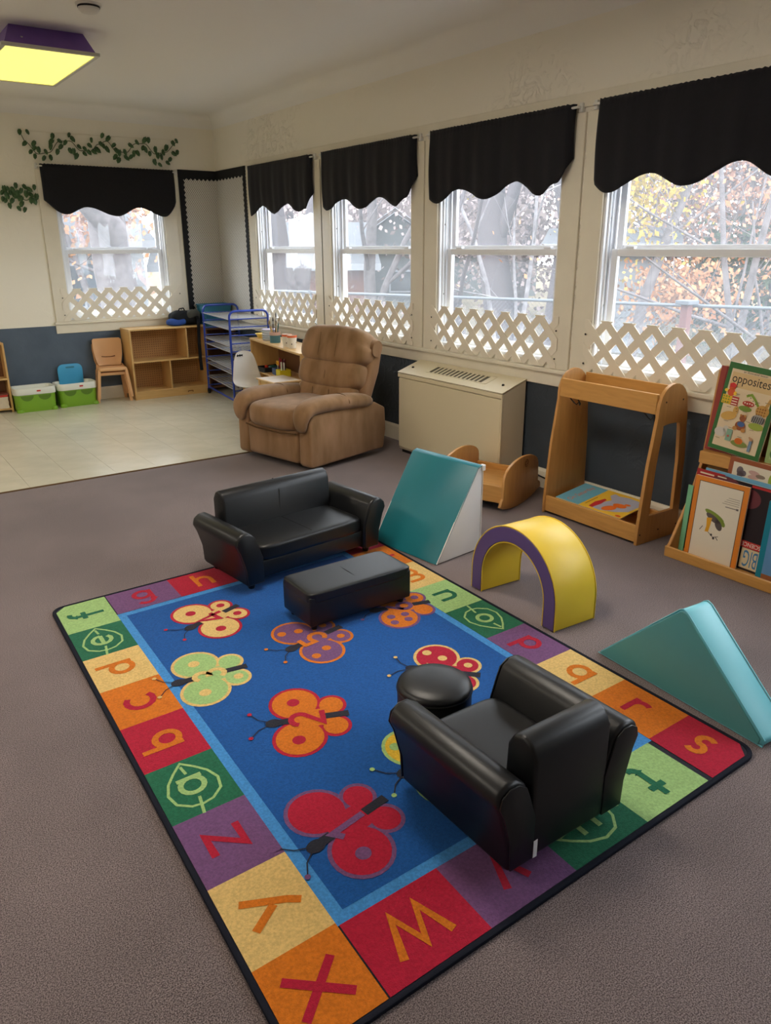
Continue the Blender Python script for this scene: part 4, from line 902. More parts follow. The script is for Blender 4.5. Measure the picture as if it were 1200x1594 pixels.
mush = [('cover_panel', rect2(.028, .0, .272, .41), (226, 216, 196)), ('black_line', stroke([(.028, 0), (.028, .41), (.272, .41), (.272, 0)], .003), (60, 40, 30)),
  ('moss', join(ell2(.14, .245, .06, .016, rotd=-20), ell2(.19, .215, .02, .012, rotd=-50)), (128, 146, 56)), ('dark_cap', join(ell2(.135, .228, .045, .016, rotd=-25), ell2(.17, .20, .018, .03, rotd=30)), (98, 88, 84)), ('yellow_stem', poly2([(.10, .225), (.13, .23), (.125, .185), (.12, .15), (.10, .148), (.105, .18)]), (226, 164, 36)), ('roots', join(stroke([(.085, .175), (.07, .15)], .003), stroke([(.12, .15), (.15, .13), (.18, .14)], .003), stroke([(.165, .135), (.18, .12)], .004), ell2(.14, .14, .006, .007, n=8), ell2(.155, .125, .007, .007, n=8)), (70, 62, 58)),
  ('small_print', join(*[rect2(.20-.01*k, .355-.011*k, .262, .3575-.011*k) for k in range(4)]), (150, 140, 126)), ('publisher_mark', join(rect2(.19, .305, .25, .309), rect2(.25, .302, .262, .312)), (110, 104, 98))]
book('big_book', 'orange-framed white big book at the front of the lower tier', (3.542, 2.205, .020), (-.0, -1, .0), (.058, .0, 1), .30, .435, .010, mush, (220, 132, 44))
book('thin_book', 'thin green book at the left end of the lower tier', (3.545, 2.243, .02), (.0, -1, .0), (.058, 0, 1), .03, .37, .004, [], (120, 182, 140), pages=False)
book('big_book', 'teal-edged blue big book at the right of the lower tier', (3.535, 1.795, .020), (.0, -1, 0), (.058, .0, 1), .34, .40, .012, [('blue_scene', rect2(.03, .0, .34, .40), (96, 144, 190)), ('brown_ground', rect2(.03, 0, .34, .03), (150, 92, 54)), ('figure', join(rect2(.10, 0, .2, .09), ell2(.15, .2, .05, .08), rect2(.075, .075, .22, .09)), (226, 176, 124))], (20, 128, 150))

# ================================================================== far end of the room
def peg_material():
    m = MATS['pegboard']; nt = m.node_tree; N = nt.nodes; L = nt.links; b = N['Principled BSDF']; src = b.inputs['Base Color'].links[0].from_socket
    tc = N.new('ShaderNodeTexCoord'); sx = N.new('ShaderNodeSeparateXYZ'); L.new(tc.outputs['Object'], sx.inputs[0]); sq = []
    for ax in ('X', 'Z'):
        p = N.new('ShaderNodeMath'); p.operation = 'PINGPONG'; p.inputs[1].default_value = .0127; L.new(sx.outputs[ax], p.inputs[0])
        q = N.new('ShaderNodeMath'); q.operation = 'POWER'; q.inputs[1].default_value = 2; L.new(p.outputs[0], q.inputs[0]); sq.append(q)
    a = N.new('ShaderNodeMath'); a.operation = 'ADD'; L.new(sq[0].outputs[0], a.inputs[0]); L.new(sq[1].outputs[0], a.inputs[1])
    lt = N.new('ShaderNodeMath'); lt.operation = 'LESS_THAN'; lt.inputs[1].default_value = .0042**2; L.new(a.outputs[0], lt.inputs[0])
    mx = N.new('ShaderNodeMix'); mx.data_type = 'RGBA'; L.new(lt.outputs[0], mx.inputs[0]); L.new(src, mx.inputs[6]); mx.inputs[7].default_value = (*lin((70, 42, 22)), 1); L.new(mx.outputs[2], b.inputs['Base Color'])
peg_material()
r = thing('storage_shelf', 'light wooden storage shelf with pegboard back below the far window', 'shelf', (3.0, 8.55, 0))
X0, X1, Y0, Y1, HH = 2.565, 3.44, 8.40, 8.70, .765
def bx(nm, q, m, par=r, bv=.003): return obj(nm, bev(box(*q), bv, 1), m, par, world=True)
bx('side_panel', (X0, Y0, 0, X0+.02, Y1, HH-.018), 'birch_z', r); bx('side_panel', (X1-.02, Y0, 0, X1, Y1, HH-.018), 'birch_z', r)
bx('top', (X0, Y0-.004, HH-.018, X1, Y1, HH), 'birch', r); bx('shelf_board', (X0+.02, Y0+.005, .40, X1-.02, Y1, .418), 'birch', r)
bx('bottom_board', (X0+.02, Y0+.005, .075, X1-.02, Y1, .092), 'birch', r); bx('kickboard', (X0+.02, Y0+.01, 0, X1-.02, Y0+.028, .075), 'birch', r)
bx('divider', (3.20, Y0+.01, .418, 3.217, Y1, HH-.018), 'birch_z', r); bx('divider', (2.985, Y0+.01, .092, 3.002, Y1, .40), 'birch_z', r)
obj('pegboard_back', box(X0+.02, Y1-.008, .09, X1-.02, Y1, HH-.02), 'pegboard', r, world=True)
obj('finger_pull', tube([(3.17, Y0+.008, .03), (3.175, Y0+.002, .045), (3.225, Y0+.002, .045), (3.23, Y0+.008, .03)], .004, 6), 'logo_brown', r, world=True)
r = thing('storage_cabinet', 'dark brown storage cabinet in the corner behind the drying rack', 'cabinet', (3.63, 8.55, 0))
mat_wood('walnut', (120, 78, 46), axis='z')
for q in ((3.452, 8.42, 0, 3.47, 8.70, .70), (3.79, 8.42, 0, 3.808, 8.70, .70)): bx('side_panel', q, 'walnut', r)
for z in (.04, .36, .70): bx('board', (3.452, 8.42, z, 3.808, 8.70, z+.018), 'walnut', r)
bx('back_panel', (3.47, 8.69, .05, 3.79, 8.70, .70), 'walnut', r)
r = thing('teal_bin', 'teal plastic bin in the corner behind the drying rack', 'bin', (3.63, 8.57, .719))
obj('tub', bev(loft([[(x, y, z) for x, y in rrect(-a, -b, a, b, .03)] for a, b, z in ((.155, .10, 0), (.175, .115, .245), (.182, .122, .25), (.182, .122, .262), (.170, .110, .262), (.150, .095, .01))], cap=False), .0005, 1, 170), 'teal_bin', r, smooth=True)
obj('floor_panel', prism(rrect(-.152, -.097, .152, .097, .03), 'z', .002, .012), 'teal_bin', r)
for x, y, c in ((-.10, -.02, 'toy_red'), (-.03, .01, 'toy_green'), (.05, -.01, 'tray_white'), (.11, .02, 'scissor_yellow')): tag(obj('toy_block', mv(rbox(-.03, -.03, 0, .03, .03, .10, .006), 3.63+x, 8.57+y, .733), c), {'toy_red': 'red', 'toy_green': 'green', 'tray_white': 'white', 'scissor_yellow': 'yellow'}[c]+' toy block inside the teal bin', 'toy')

# backpack slumped on the shelf
r = thing('backpack', 'black and blue backpack slumped on top of the wooden shelf', 'backpack', (3.245, 8.56, HH+.001))
def blob(s, amp, f, seed):
    random.seed(seed); ph = [random.random()*6 for _ in range(4)]
    return [(v[0]+amp*math.sin(f*v[1]+ph[0])*math.cos(f*v[2]+ph[1]), v[1]+amp*math.sin(f*v[0]+ph[2]), max(0, v[2]+amp*math.sin(f*v[0]+ph[3])*math.cos(f*v[1]))) for v in s[0]], s[1]
obj('body', blob(cushion(.02, 0, .078, .18, .11, .078, e=3.2, n=10), .010, 30, 3), 'bag_black', r, smooth=2)
obj('front_pocket', blob(cushion(-.11, -.06, .04, .11, .06, .04, e=3, n=8), .006, 40, 5), 'bag_blue', r, smooth=2)
obj('flap', blob(cushion(.09, -.05, .115, .09, .07, .05, e=3, n=8), .008, 40, 6), 'bag_grey', r, smooth=2)
obj('strap', tube([(-.17, -.07, .055), (-.12, -.09, .09), (-.05, -.085, .125), (.02, -.07, .15)], .010, 6), 'bag_black', r, smooth=True)
obj('grab_loop', tube([(-.06, -.02, .145), (-.045, -.03, .18), (0, -.03, .185), (.02, -.02, .15)], .008, 6), 'bag_black', r, smooth=True)
sp = [(.12, -.10, .10), (.115, -.165, .06), (.105, -.176, 0), (.095, -.178, -.20), (.095, -.178, -.40), (.10, -.178, -.50)]
V, F = [], []
for i, p in enumerate(sp):
    for dx, dy in ((-.018, -.004), (.018, -.004), (.018, .004), (-.018, .004)): V.append((p[0]+dx, p[1]+dy, p[2]))
for i in range(len(sp)-1):
    for k in range(4): F.append([4*i+k, 4*i+(k+1) % 4, 4*i+4+(k+1) % 4, 4*i+4+k])
F += [[0, 1, 2, 3], [4*len(sp)-1-k for k in range(4)]]
obj('hanging_strap', (V, F), 'bag_black', r)
random.seed(11)

# stacked tan chairs
def kid_chair(label, z, dx=0, dy=0):
    r = thing('stacking_chair', label, 'chair', (2.375+dx, 8.585+dy, z), -8, 'tan stacking chairs')
    n = 8; rings = []
    for zz, w2, yy in ((.33, .115, .075), (.36, .125, .085), (.44, .145, .10), (.54, .152, .112), (.60, .150, .12), (.615, .135, .122)):
        f = [(-w2+2*w2*i/n, yy+.022*(1-((2*i/n-1)**2))-.01, zz) for i in range(n+1)]; b = [(x, y+.012, z_) for x, y, z_ in f[::-1]]; rings.append(f+b)
    bk_ = obj('backrest', loft(rings), 'tan_plastic', r, smooth=True)
    obj('grip_slot', tube([(-.07, .098, .425), (-.03, .108, .418), (.03, .108, .418), (.07, .098, .425)], .005, 6), 'logo_brown', bk_)
    obj('seat', bev(prism([(-.135, -.135), (.135, -.135), (.15, -.10), (.13, .10), (-.13, .10), (-.15, -.10)], 'z', .290, .325), .014, 3, 25), 'tan_plastic', r, smooth=True)
    for sx in (-1, 1):
        obj('leg', loft([[(sx*x+a, y+b, zz) for a, b in ((-.014, -.014), (.014, -.014), (.014, .014), (-.014, .014))] for x, y, zz in ((.172, -.105, .0), (.150, -.11, .20), (.138, -.11, .30))]), 'tan_plastic', r, smooth=True)
        obj('leg', loft([[(sx*x+a, y+b, zz) for a, b in ((-.014, -.014), (.014, -.014), (.014, .014), (-.014, .014))] for x, y, zz in ((.150, .115, .0), (.138, .105, .2), (.128, .09, .33))]), 'tan_plastic', r, smooth=True)
        obj('side_rail', loft([[(sx*x+a, y, zz+b) for a, b in ((-.011, -.013), (.011, -.013), (.011, .013), (-.011, .013))] for x, y, zz in ((.138, -.12, .30), (.136, 0, .30), (.125, .10, .33))]), 'tan_plastic', r, smooth=True)
    return r
kid_chair('lower of the two stacked tan plastic chairs on the far wall', .001)
kid_chair('upper of the two stacked tan plastic chairs on the far wall', .050, .003, -.034)

# booster seats
def booster(label, x, y, rz, back):
    r = thing('booster_seat', label, 'booster seat', (x, y, .001), rz, 'green booster seats')
    sec = lambda a, b, z, q=.05: [(u, v, z) for u, v in rrect(-a, -b, a, b, q)]
    obj('base', loft([sec(.185, .115, .0), sec(.19, .118, .012), sec(.192, .118, .10), sec(.197, .12, .178)]), 'green_plastic', r, smooth=True)
    for sx in (-1, 1):
        obj('recess', xf(prism([(sx*.085+.062*math.cos(R(t)), .165+.052*math.sin(R(t))) for t in range(180, 361, 15)], 'y', -.1215, -.1195), Matrix.Identity(4)), 'green_dark', r)
        for sy in (-1, 1): obj('foot', mv(lathe([(.034, 0), (.036, .012), (.03, .03), (.012, .04), (.001, .041)], 14), sx*.165, sy*.10, 0), 'green_plastic', r, smooth=True)
    o_ = rrect(-.205, -.132, .205, .132, .06, 6); i_ = rrect(-.185, -.112, .185, .112, .05, 6)
    tr_ = obj('tray', bev(join(ring_prism(o_, i_, 'z', .176, .244), prism(i_, 'z', .186, .196)), .006, 2, 50), 'tray_white', r, smooth=True)
    obj('red_mark', xf(prism(rrect(-.02, -.008, .02, .008, .007), 'z', 0, .0008), Matrix.Translation((.03, -.1325, .212)) @ Matrix.Rotation(R(90), 4, 'X')), 'red_print', tr_)
    if back:
        bp_ = [(-.125, .15), (.125, .15), (.13, .34)]+[(.13*math.cos(R(t))**1 if 0 else .07+.06*math.cos(R(t)), .36+.06*math.sin(R(t))) for t in range(0, 91, 15)]+[(-.07+.06*math.cos(R(t)), .36+.06*math.sin(R(t))) for t in range(90, 181, 15)]+[(-.13, .34)]
        bo = obj('backrest', bev(prism([(a, b) for a, b in bp_], 'y', .095, .112), .006, 2, 40), 'blue_plastic', r, smooth=True)
        obj('handle_slot', xf(prism(rrect(-.045, -.009, .045, .009, .0085), 'z', 0, .0012), Matrix.Translation((0, .0945, .385)) @ Matrix.Rotation(R(90), 4, 'X')), 'teal_bin', bo)
booster('green booster seat with white tray nearest the left shelf', 1.557, 8.555, 0, False)
booster('green booster seat with white tray and blue backrest', 1.985, 8.59, 2, True)

# shelf at the left edge with papers
r = thing('storage_shelf', 'light wooden shelf cut off by the left edge of the photo', 'shelf', (.95, 8.63, 0))
bx('side_panel', (1.33, 8.55, 0, 1.35, 8.715, .70), 'birch_z', r); bx('side_panel', (.52, 8.55, 0, .54, 8.715, .70), 'birch_z', r)
for z, n in ((.682, 'top'), (.33, 'shelf_board'), (.025, 'bottom_board')): bx(n, (.54, 8.552, z, 1.33, 8.715, z+.018), 'birch', r)
bx('back_panel', (.54, 8.708, .03, 1.33, 8.715, .69), 'walnut', r)
stk = thing('paper_stack', 'stack of beige paper on the bottom of the left shelf', 'paper', (1.2, 8.63, .0435))
for k in range(7): obj('sheaf', rot(box(-.115, -.068, .0005+.0165*k, .115-.003*(k % 3), .068, .016+.0165*k), (k % 3-1)*.8), 'book_paper', stk)
tag(obj('red_pad', mv(rbox(-.12, -.068, 0, .115, .068, .018, .003), 1.2, 8.63, .1605), 'pad_red'), 'red pad on the paper stack in the left shelf', 'pad')
tag(obj('brown_folder', mv(rot(rbox(-.13, -.068, 0, .125, .068, .014, .003), 2), 1.2, 8.63, .1795), 'folder_brown'), 'brown folder on top of the red pad in the left shelf', 'folder')

# blue drying rack with wire shelves
r = thing('drying_rack', 'blue metal art drying rack with wire shelves beside the white chair', 'rack', (3.53, 7.84, 0))
fa, fb = Vector((3.395, 8.335, 0)), Vector((3.80, 8.30, 0)); na, nb = Vector((3.265, 7.35, 0)), Vector((3.68, 7.315, 0)); HR = .985
def frame(a, b):
    d = (b-a).normalized(); W_ = (b-a).length; q = .06
    pts = [(0, .055), (0, HR-q)]+[(q-q*math.cos(R(t)), HR-q+q*math.sin(R(t))) for t in (20, 45, 70)]+[(q, HR), (W_-q, HR)]+[(W_-q+q*math.sin(R(t)), HR-q+q*math.cos(R(t))) for t in (20, 45, 70)]+[(W_, HR-q), (W_, .055)]
    o = obj('side_frame', tube([tuple(a+d*u+Vector((0, 0, z))) for u, z in pts], .012, 8), 'rack_blue', r, smooth=True, world=True)
    for k in range(11): z = .10+k*.0805; obj('rung', tube([tuple(a+d*.005+Vector((0, 0, z))), tuple(a+d*(W_-.005)+Vector((0, 0, z)))], .007, 6), 'rack_blue', o, smooth=True, world=True)
    for p in (a, b):
        obj('caster', xf(lathe([(.012, -.012), (.027, -.010), (.027, .010), (.012, .012)], 16), Matrix.Translation((p.x, p.y, .028)) @ Matrix.Rotation(R(90), 4, 'Y')), 'plastic_black', r, smooth=True, world=True)
        obj('caster_fork', bev(box(p.x-.016, p.y-.012, .028, p.x+.016, p.y+.012, .06), .003, 1), 'plastic_black', r, world=True)
frame(fa, fb); frame(na, nb)
for a, b in ((fa, na), (fb, nb)): obj('base_bar', tube([tuple(a+Vector((0, 0, .08))), tuple(b+Vector((0, 0, .08)))], .010, 6), 'rack_blue', r, world=True)
ov = Vector((.0, .05, 0))
def wshelf():
    S_ = []; A_, B__, C_, D_ = fa+(fa-na)*.05, fb+(fb-nb)*.05, nb, na
    ed = [A_, B__, C_, D_]; S_.append(tube([tuple(p) for p in ed], .006, 5, closed=True))
    for k in range(1, 22): t = k/22; S_.append(tube([tuple(A_.lerp(D_, t)), tuple(B__.lerp(C_, t))], .0016, 4, cap=False))
    for k in range(1, 9): t = k/9; S_.append(tube([tuple(A_.lerp(B__, t)), tuple(D_.lerp(C_, t))], .0016, 4, cap=False))
    return join(*S_)
ws0 = None
for z in (.904, .802, .635, .575, .405, .353, .20):
    if ws0 is None: ws0 = obj('wire_shelf', wshelf(), 'wire_grey', r, world=True); o = ws0
    else: o = inst(ws0, 'wire_shelf', r)
    o.location = (0, 0, z)

# white shell chair, small table
r = thing('shell_chair', "white plastic children's chair behind the small table", 'chair', (3.185, 6.70, 0), 4)
rings = []
for t, (y, z, w2) in enumerate([(-.17, .335, .13), (-.10, .33, .155), (.0, .325, .165), (.08, .33, .165), (.125, .36, .16), (.15, .42, .15), (.165, .50, .135), (.178, .58, .115), (.186, .63, .09), (.19, .655, .055)]):
    f = []
    for i in range(9):
        s = 2*i/8-1; lift = .03*s*s
        f.append((s*w2, y-(lift if t > 4 else 0), z+(lift if t <= 4 else 0)))
    n_ = Vector((0, .010, 0)) if t > 4 else Vector((0, .003, -.010))
    rings.append([Vector(p) for p in f]+[Vector(p)+n_ for p in f[::-1]])
sh_ = obj('shell', loft(rings), 'shell_white', r, smooth=2); m = sh_.modifiers.new('soft', 'SUBSURF'); m.levels = m.render_levels = 1
for k in (-1, 0, 1):
    obj('cutout', xf(join(poly2([(-.016, .012), (0, .005), (.016, .012), (.016, -.012), (0, -.005), (-.016, -.012)])), Matrix.Translation((-.055+.028*k, .1645, .612)) @ Matrix.Rotation(R(84), 4, 'X')), 'plastic_black', sh_, flat=True)
for sx in (-1, 1):
    for sy in (-1, 1): obj('leg', tube([(sx*.07, sy*.06, .325), (sx*.09, sy*.10, .0)], [.014, .010], 8), 'birch_z', r, smooth=True)
r = thing('small_table', 'small low table with white top and wooden edge behind the recliner', 'table', (3.11, 6.03, 0))
obj('top', bev(box(-.14, -.17, .485, .135, .17, .50), .003, 1), 'birch', r)
obj('laminate', bev(box(-.125, -.155, .50, .12, .155, .5015), .0005, 1), 'table_white', r)
obj('apron', ring_prism([(-.12, -.15), (.115, -.15), (.115, .15), (-.12, .15)], [(-.108, -.138), (.103, -.138), (.103, .138), (-.108, .138)], 'z', .42, .485), 'birch', r)
for sx in (-.108, .103):
    for sy in (-.138, .138): obj('leg', bev(box(sx-.018, sy-.018, 0, sx+.018, sy+.018, .485), .004, 1), 'birch_z', r)

# long low shelf under the windows with art supplies
SR = -98
r = thing('art_shelf', 'light wooden open shelf with art supplies under the windows', 'shelf', (3.445, 7.29, 0), SR)
HS = .722; LS = 1.42; DS = .31
def lx(nm, q, m): return obj(nm, bev(box(*q), .003, 1), m, r)
lx('top', (0, 0, HS-.02, LS, DS, HS), 'birch'); lx('side_panel', (0, .005, 0, .02, DS, HS-.02), 'birch_z'); lx('side_panel', (LS-.02, .005, 0, LS, DS, HS-.02), 'birch_z')
lx('back_panel', (.02, DS-.012, .03, LS-.02, DS, HS-.02), 'walnut'); lx('shelf_board', (.02, .005, .40, LS-.02, DS-.012, .418), 'birch'); lx('bottom_board', (.02, .005, .05, LS-.02, DS-.012, .068), 'birch'); lx('kickboard', (.02, .02, 0, LS-.02, .035, .05), 'birch')
M_s = MW['art_shelf']
def onshelf(x, y, z=HS+.0008): p = M_s @ Vector((x, y, z)); return (p.x, p.y, p.z)
r = thing('yellow_bowl', 'shallow yellow bowl on the art shelf', 'bowl', onshelf(.10, .11))
obj('bowl', lathe([(.001, .003), (.045, .003), (.062, .035), (.072, .040), (.074, .046), (.066, .045), (.050, .010), (.001, .008)], 28, cap=False), 'bowl_yellow', r, smooth=True)
obj('foot_ring', lathe([(.040, 0), (.046, 0), (.046, .005), (.040, .005)], 24), 'bowl_yellow', r)
for k in range(5):
    r = thing('plastic_tub', ['lowest', 'second lowest', 'middle', 'second highest', 'topmost'][k]+' of the clear plastic tubs stacked beside the yellow bowl', 'tub', onshelf(.33, .10, HS+.0008+.0222*k), group='clear plastic tubs')
    obj('cup', lathe([(.001, .0), (.060, .0), (.066, .014), (.001, .014)], 28), 'tub_clear', r, smooth=True)
    obj('lid', lathe([(.001, .0142), (.070, .0142), (.071, .018), (.066, .0212), (.001, .0212)], 28), 'tub_lid' if k > 3 else 'tub_clear', r, smooth=True)
r = thing('brush_cup', 'teal and pink cup holding paintbrushes on the art shelf', 'cup', onshelf(.54, .09))
obj('cup', lathe([(.001, 0), (.050, 0), (.052, .075), (.049, .075), (.047, .008), (.001, .008)], 26, cap=False), 'cup_teal', r, smooth=True)
obj('pink_rim', lathe([(.0522, .070), (.0535, .072), (.054, .100), (.050, .100), (.050, .072)], 26, cap=False), 'cup_pink', r, smooth=True)
bc = M_s @ Vector((.54, .09, HS+.002))
random.seed(5)
for k, (a, tilt, ln, hm, lb) in enumerate([(200, 20, .20, 'brush_wood', 'wide beige paintbrush leaning left in the brush cup'), (240, 14, .21, 'brush_wood', 'beige paintbrush beside the wide one in the brush cup'), (150, 8, .23, 'brush_dark', 'dark paintbrush leaning back in the brush cup'), (40, 3, .275, 'brush_dark', 'tallest black-tipped paintbrush in the brush cup'), (20, 14, .245, 'brush_green', 'green-handled paintbrush leaning right in the brush cup'), (100, 10, .20, 'brush_dark', 'short dark paintbrush in the middle of the brush cup'), (330, 12, .19, 'brush_wood', 'short brown paintbrush at the front of the brush cup')]):
    t = thing('paintbrush', lb, 'paintbrush', (bc.x+.018*math.cos(R(a)), bc.y+.018*math.sin(R(a)), bc.z+.008), group='paintbrushes in the cup')
    d = Vector((math.sin(R(tilt))*math.cos(R(a-98)), math.sin(R(tilt))*math.sin(R(a-98)), math.cos(R(tilt))))
    obj('handle', tube([(0, 0, 0), tuple(d*ln*.72)], [.0035, .005], 6), hm, t, smooth=True); obj('ferrule', tube([tuple(d*ln*.72), tuple(d*ln*.83)], .006, 6), 'wire_grey', t, smooth=True)
    obj('bristles', tube([tuple(d*ln*.83), tuple(d*ln*.93), tuple(d*ln)], [.007, .009 if k < 2 else .006, .002], 6), 'bristle' if k not in (2, 3) else 'brush_dark', t, smooth=True)
random.seed(11)
for k, (x, y, lb) in enumerate(((.92, .07, 'white paper cup with orange rim nearest the recliner back'), (1.03, .08, 'white paper cup with orange rim half hidden behind the recliner'))):
    r = thing('paper_cup', lb, 'cup', onshelf(x, y), group='paper cups')
    obj('cup', lathe([(.001, 0), (.034, 0), (.046, .115), (.043, .115), (.031, .004), (.001, .004)], 24, cap=False), 'paper_cup', r, smooth=True)
    obj('orange_band', lathe([(.0445, .096), (.0467, .1165), (.0462, .1165)], 24, cap=False), 'cup_orange', r, smooth=True)
    for q in range(5): obj('print_dot', mv(lathe([(.001, 0), (.004, .0)], 8), 0, 0, 0) if 0 else xf(ell2(0, 0, .005, .006, n=8), Matrix.Rotation(R(72*q+20), 4, 'Z') @ Matrix.Translation((.0405, 0, .04+.012*(q % 3))) @ Matrix.Rotation(R(90), 4, 'Y') @ Matrix.Rotation(R(90), 4, 'Z')), 'screw_dark', r, flat=True)
r = thing('black_tray', 'black tray of odds and ends on the middle board of the art shelf', 'tray', onshelf(.30, .12, .4188))
obj('tray', ring_prism(rrect(-.13, -.09, .13, .09, .02), rrect(-.12, -.08, .12, .08, .015), 'z', 0, .045), 'tray_black', r); obj('tray_floor', prism(rrect(-.125, -.085, .125, .085, .02), 'z', 0, .006), 'tray_black', r)
tag(obj('green_toy', mv(cushion(0, 0, .026, .045, .03, .025, e=3, n=6), *onshelf(.34, .12, .425)), 'toy_green', smooth=2), 'dark green toy in the black tray', 'toy')
tag(obj('red_toy', mv(cushion(0, 0, .02, .02, .018, .02, e=3, n=6), *onshelf(.22, .09, .425)), 'toy_red', smooth=2), 'small red toy in the black tray', 'toy')
r = thing('supply_caddy', 'blue and yellow caddy of markers and scissors on the art shelf', 'caddy', onshelf(.62, .11, .4188), SR)
obj('blue_bin', ring_prism(rrect(-.11, -.06, -.002, .06, .01), rrect(-.103, -.053, -.009, .053, .006), 'z', 0, .06), 'caddy_blue', r); obj('yellow_bin', ring_prism(rrect(.002, -.06, .11, .06, .01), rrect(.009, -.053, .103, .053, .006), 'z', 0, .06), 'caddy_yellow', r)
obj('bin_floor', box(-.105, -.055, 0, .105, .055, .004), 'caddy_blue', r)
for k, (x, y, h, c, n) in enumerate([(-.09, .02, .15, 'crayon_red', 'red'), (-.07, .03, .14, 'crayon_red', 'bright red'), (.02, .03, .15, 'crayon_plum', 'plum'), (.04, .01, .14, 'crayon_plum', 'dark plum'), (.06, -.02, .13, 'tray_white', 'white'), (.08, .0, .125, 'tray_white', 'cream-white')]):
    p = onshelf(.62+x, .11+y, .4232); t = thing('marker', n+' marker standing in the supply caddy', 'marker', p, group='markers in the caddy')
    obj('barrel', lathe([(.007, 0), (.0075, h*.7)], 10), c, t, smooth=True); obj('cap', lathe([(.0078, h*.7), (.0078, h*.96), (.004, h)], 10), c, t, smooth=True)
p = onshelf(.62-.045, .11-.02, .4232); t = thing('scissors', 'yellow-handled scissors standing in the supply caddy', 'scissors', p, SR)
for s in (-1, 1):
    obj('handle_loop', tube([(s*.016+.014*math.cos(R(q)), 0, .105+.02*math.sin(R(q))) for q in range(0, 360, 30)], .004, 6, closed=True), 'scissor_yellow', t, smooth=True); obj('blade', bev(box(s*.004-.004, -.001+s*.0015, 0, s*.004+.004, .001+s*.0015, .088), .0005, 1), 'wire_grey', t)

# ================================================================== outside the windows
GZ = -.35
def emat(name, c, rough, spec=.3, k=.42, **kw):            # lower exposure put into outdoor colours so the bright sky does not burn them out
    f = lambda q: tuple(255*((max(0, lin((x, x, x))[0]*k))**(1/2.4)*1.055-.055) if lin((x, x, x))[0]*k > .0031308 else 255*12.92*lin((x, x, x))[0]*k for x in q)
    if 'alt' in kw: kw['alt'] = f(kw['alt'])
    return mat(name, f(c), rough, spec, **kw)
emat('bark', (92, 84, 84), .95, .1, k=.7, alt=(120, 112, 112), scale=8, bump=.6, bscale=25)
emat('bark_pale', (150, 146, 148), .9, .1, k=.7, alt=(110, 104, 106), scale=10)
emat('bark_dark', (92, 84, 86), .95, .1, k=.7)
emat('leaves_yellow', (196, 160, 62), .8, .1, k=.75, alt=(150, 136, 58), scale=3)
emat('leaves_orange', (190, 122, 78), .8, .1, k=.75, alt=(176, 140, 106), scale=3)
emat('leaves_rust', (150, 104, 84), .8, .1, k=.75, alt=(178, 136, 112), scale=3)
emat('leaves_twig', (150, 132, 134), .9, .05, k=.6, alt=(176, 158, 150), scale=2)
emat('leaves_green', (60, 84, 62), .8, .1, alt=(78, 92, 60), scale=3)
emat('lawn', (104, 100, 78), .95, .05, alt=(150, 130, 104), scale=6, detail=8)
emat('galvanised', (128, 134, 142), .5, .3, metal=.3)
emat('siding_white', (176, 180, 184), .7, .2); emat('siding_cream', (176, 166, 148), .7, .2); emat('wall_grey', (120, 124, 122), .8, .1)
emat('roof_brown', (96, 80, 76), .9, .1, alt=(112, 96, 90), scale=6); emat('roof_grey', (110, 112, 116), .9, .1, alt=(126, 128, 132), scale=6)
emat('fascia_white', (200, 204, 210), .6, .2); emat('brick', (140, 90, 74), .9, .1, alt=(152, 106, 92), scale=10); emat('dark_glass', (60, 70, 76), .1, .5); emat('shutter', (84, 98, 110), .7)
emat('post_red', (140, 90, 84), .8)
struct('ground', box(-30, YB+.26, GZ-.3, 60, 70, GZ), 'lawn'); struct('ground', box(XW+.26, -30, GZ-.3, 60, YB+.26, GZ), 'lawn')

def tree(name, label, x, y, stems, leaf=None, nleaf=0, depth=4, lsize=.07, spread=.55, bark='bark', seed=1, dens=2, crown=None):
    """stems: list of (lean x, lean y, height, radius); twigs split recursively"""
    rnd = random.Random(seed); r = thing(name, label, 'tree', (x, y, GZ)); tips = []
    def grow(p, d, ln, rad, k, out):
        n = 4; pts = [p]; rs = [rad]
        for i in range(n):
            d = (d+Vector((rnd.uniform(-1, 1), rnd.uniform(-1, 1), rnd.uniform(-.5, .7)))*.13).normalized(); p = p+d*ln/n; pts.append(p); rs.append(rad*(1-.5*(i+1)/n))
        out.append(tube(pts, rs, 7 if rad > .04 else (5 if rad > .012 else 3), cap=False))
        if k <= 1: tips.extend(pts[1:])
        if k <= 0: return
        for _ in range(dens+(1 if k > 2 else 0)):
            i = rnd.randint(1, n); a = Vector((rnd.uniform(-1, 1), rnd.uniform(-1, 1), rnd.uniform(-.3, .9))).normalized()
            grow(pts[i], (d*(1-spread)+a*spread*1.4).normalized(), ln*rnd.uniform(.5, .8), rs[i]*rnd.uniform(.32, .6), k-1, out)
    for lx_, ly_, h, rad in stems:
        out = []; grow(Vector((0, 0, -.05)), Vector((lx_, ly_, 1)).normalized(), h, rad, depth, out)
        obj('trunk', join(*out), bark, r, smooth=2, recalc=False)
    if leaf and nleaf:
        V, F = [], []
        for i in range(nleaf):
            if crown: 
                c, q = crown; p = Vector(c)+Vector((rnd.gauss(0, 1)*q[0], rnd.gauss(0, 1)*q[1], rnd.gauss(0, 1)*q[2]))*.55
            else: p = rnd.choice(tips)+Vector((rnd.gauss(0, 1), rnd.gauss(0, 1), rnd.gauss(0, 1)))*.12
            a = Vector((rnd.gauss(0, 1), rnd.gauss(0, 1), rnd.gauss(0, 1))).normalized(); b = a.orthogonal().normalized(); s = lsize*rnd.uniform(.6, 1.3); c2 = a.cross(b)
            k = len(V); V += [p+b*s, p+c2*s*.6, p-b*s, p-c2*s*.6]; F.append([k, k+1, k+2, k+3])
        f = obj('foliage', (V, F), leaf, r, flat=True); f['kind'] = 'stuff'
    return r
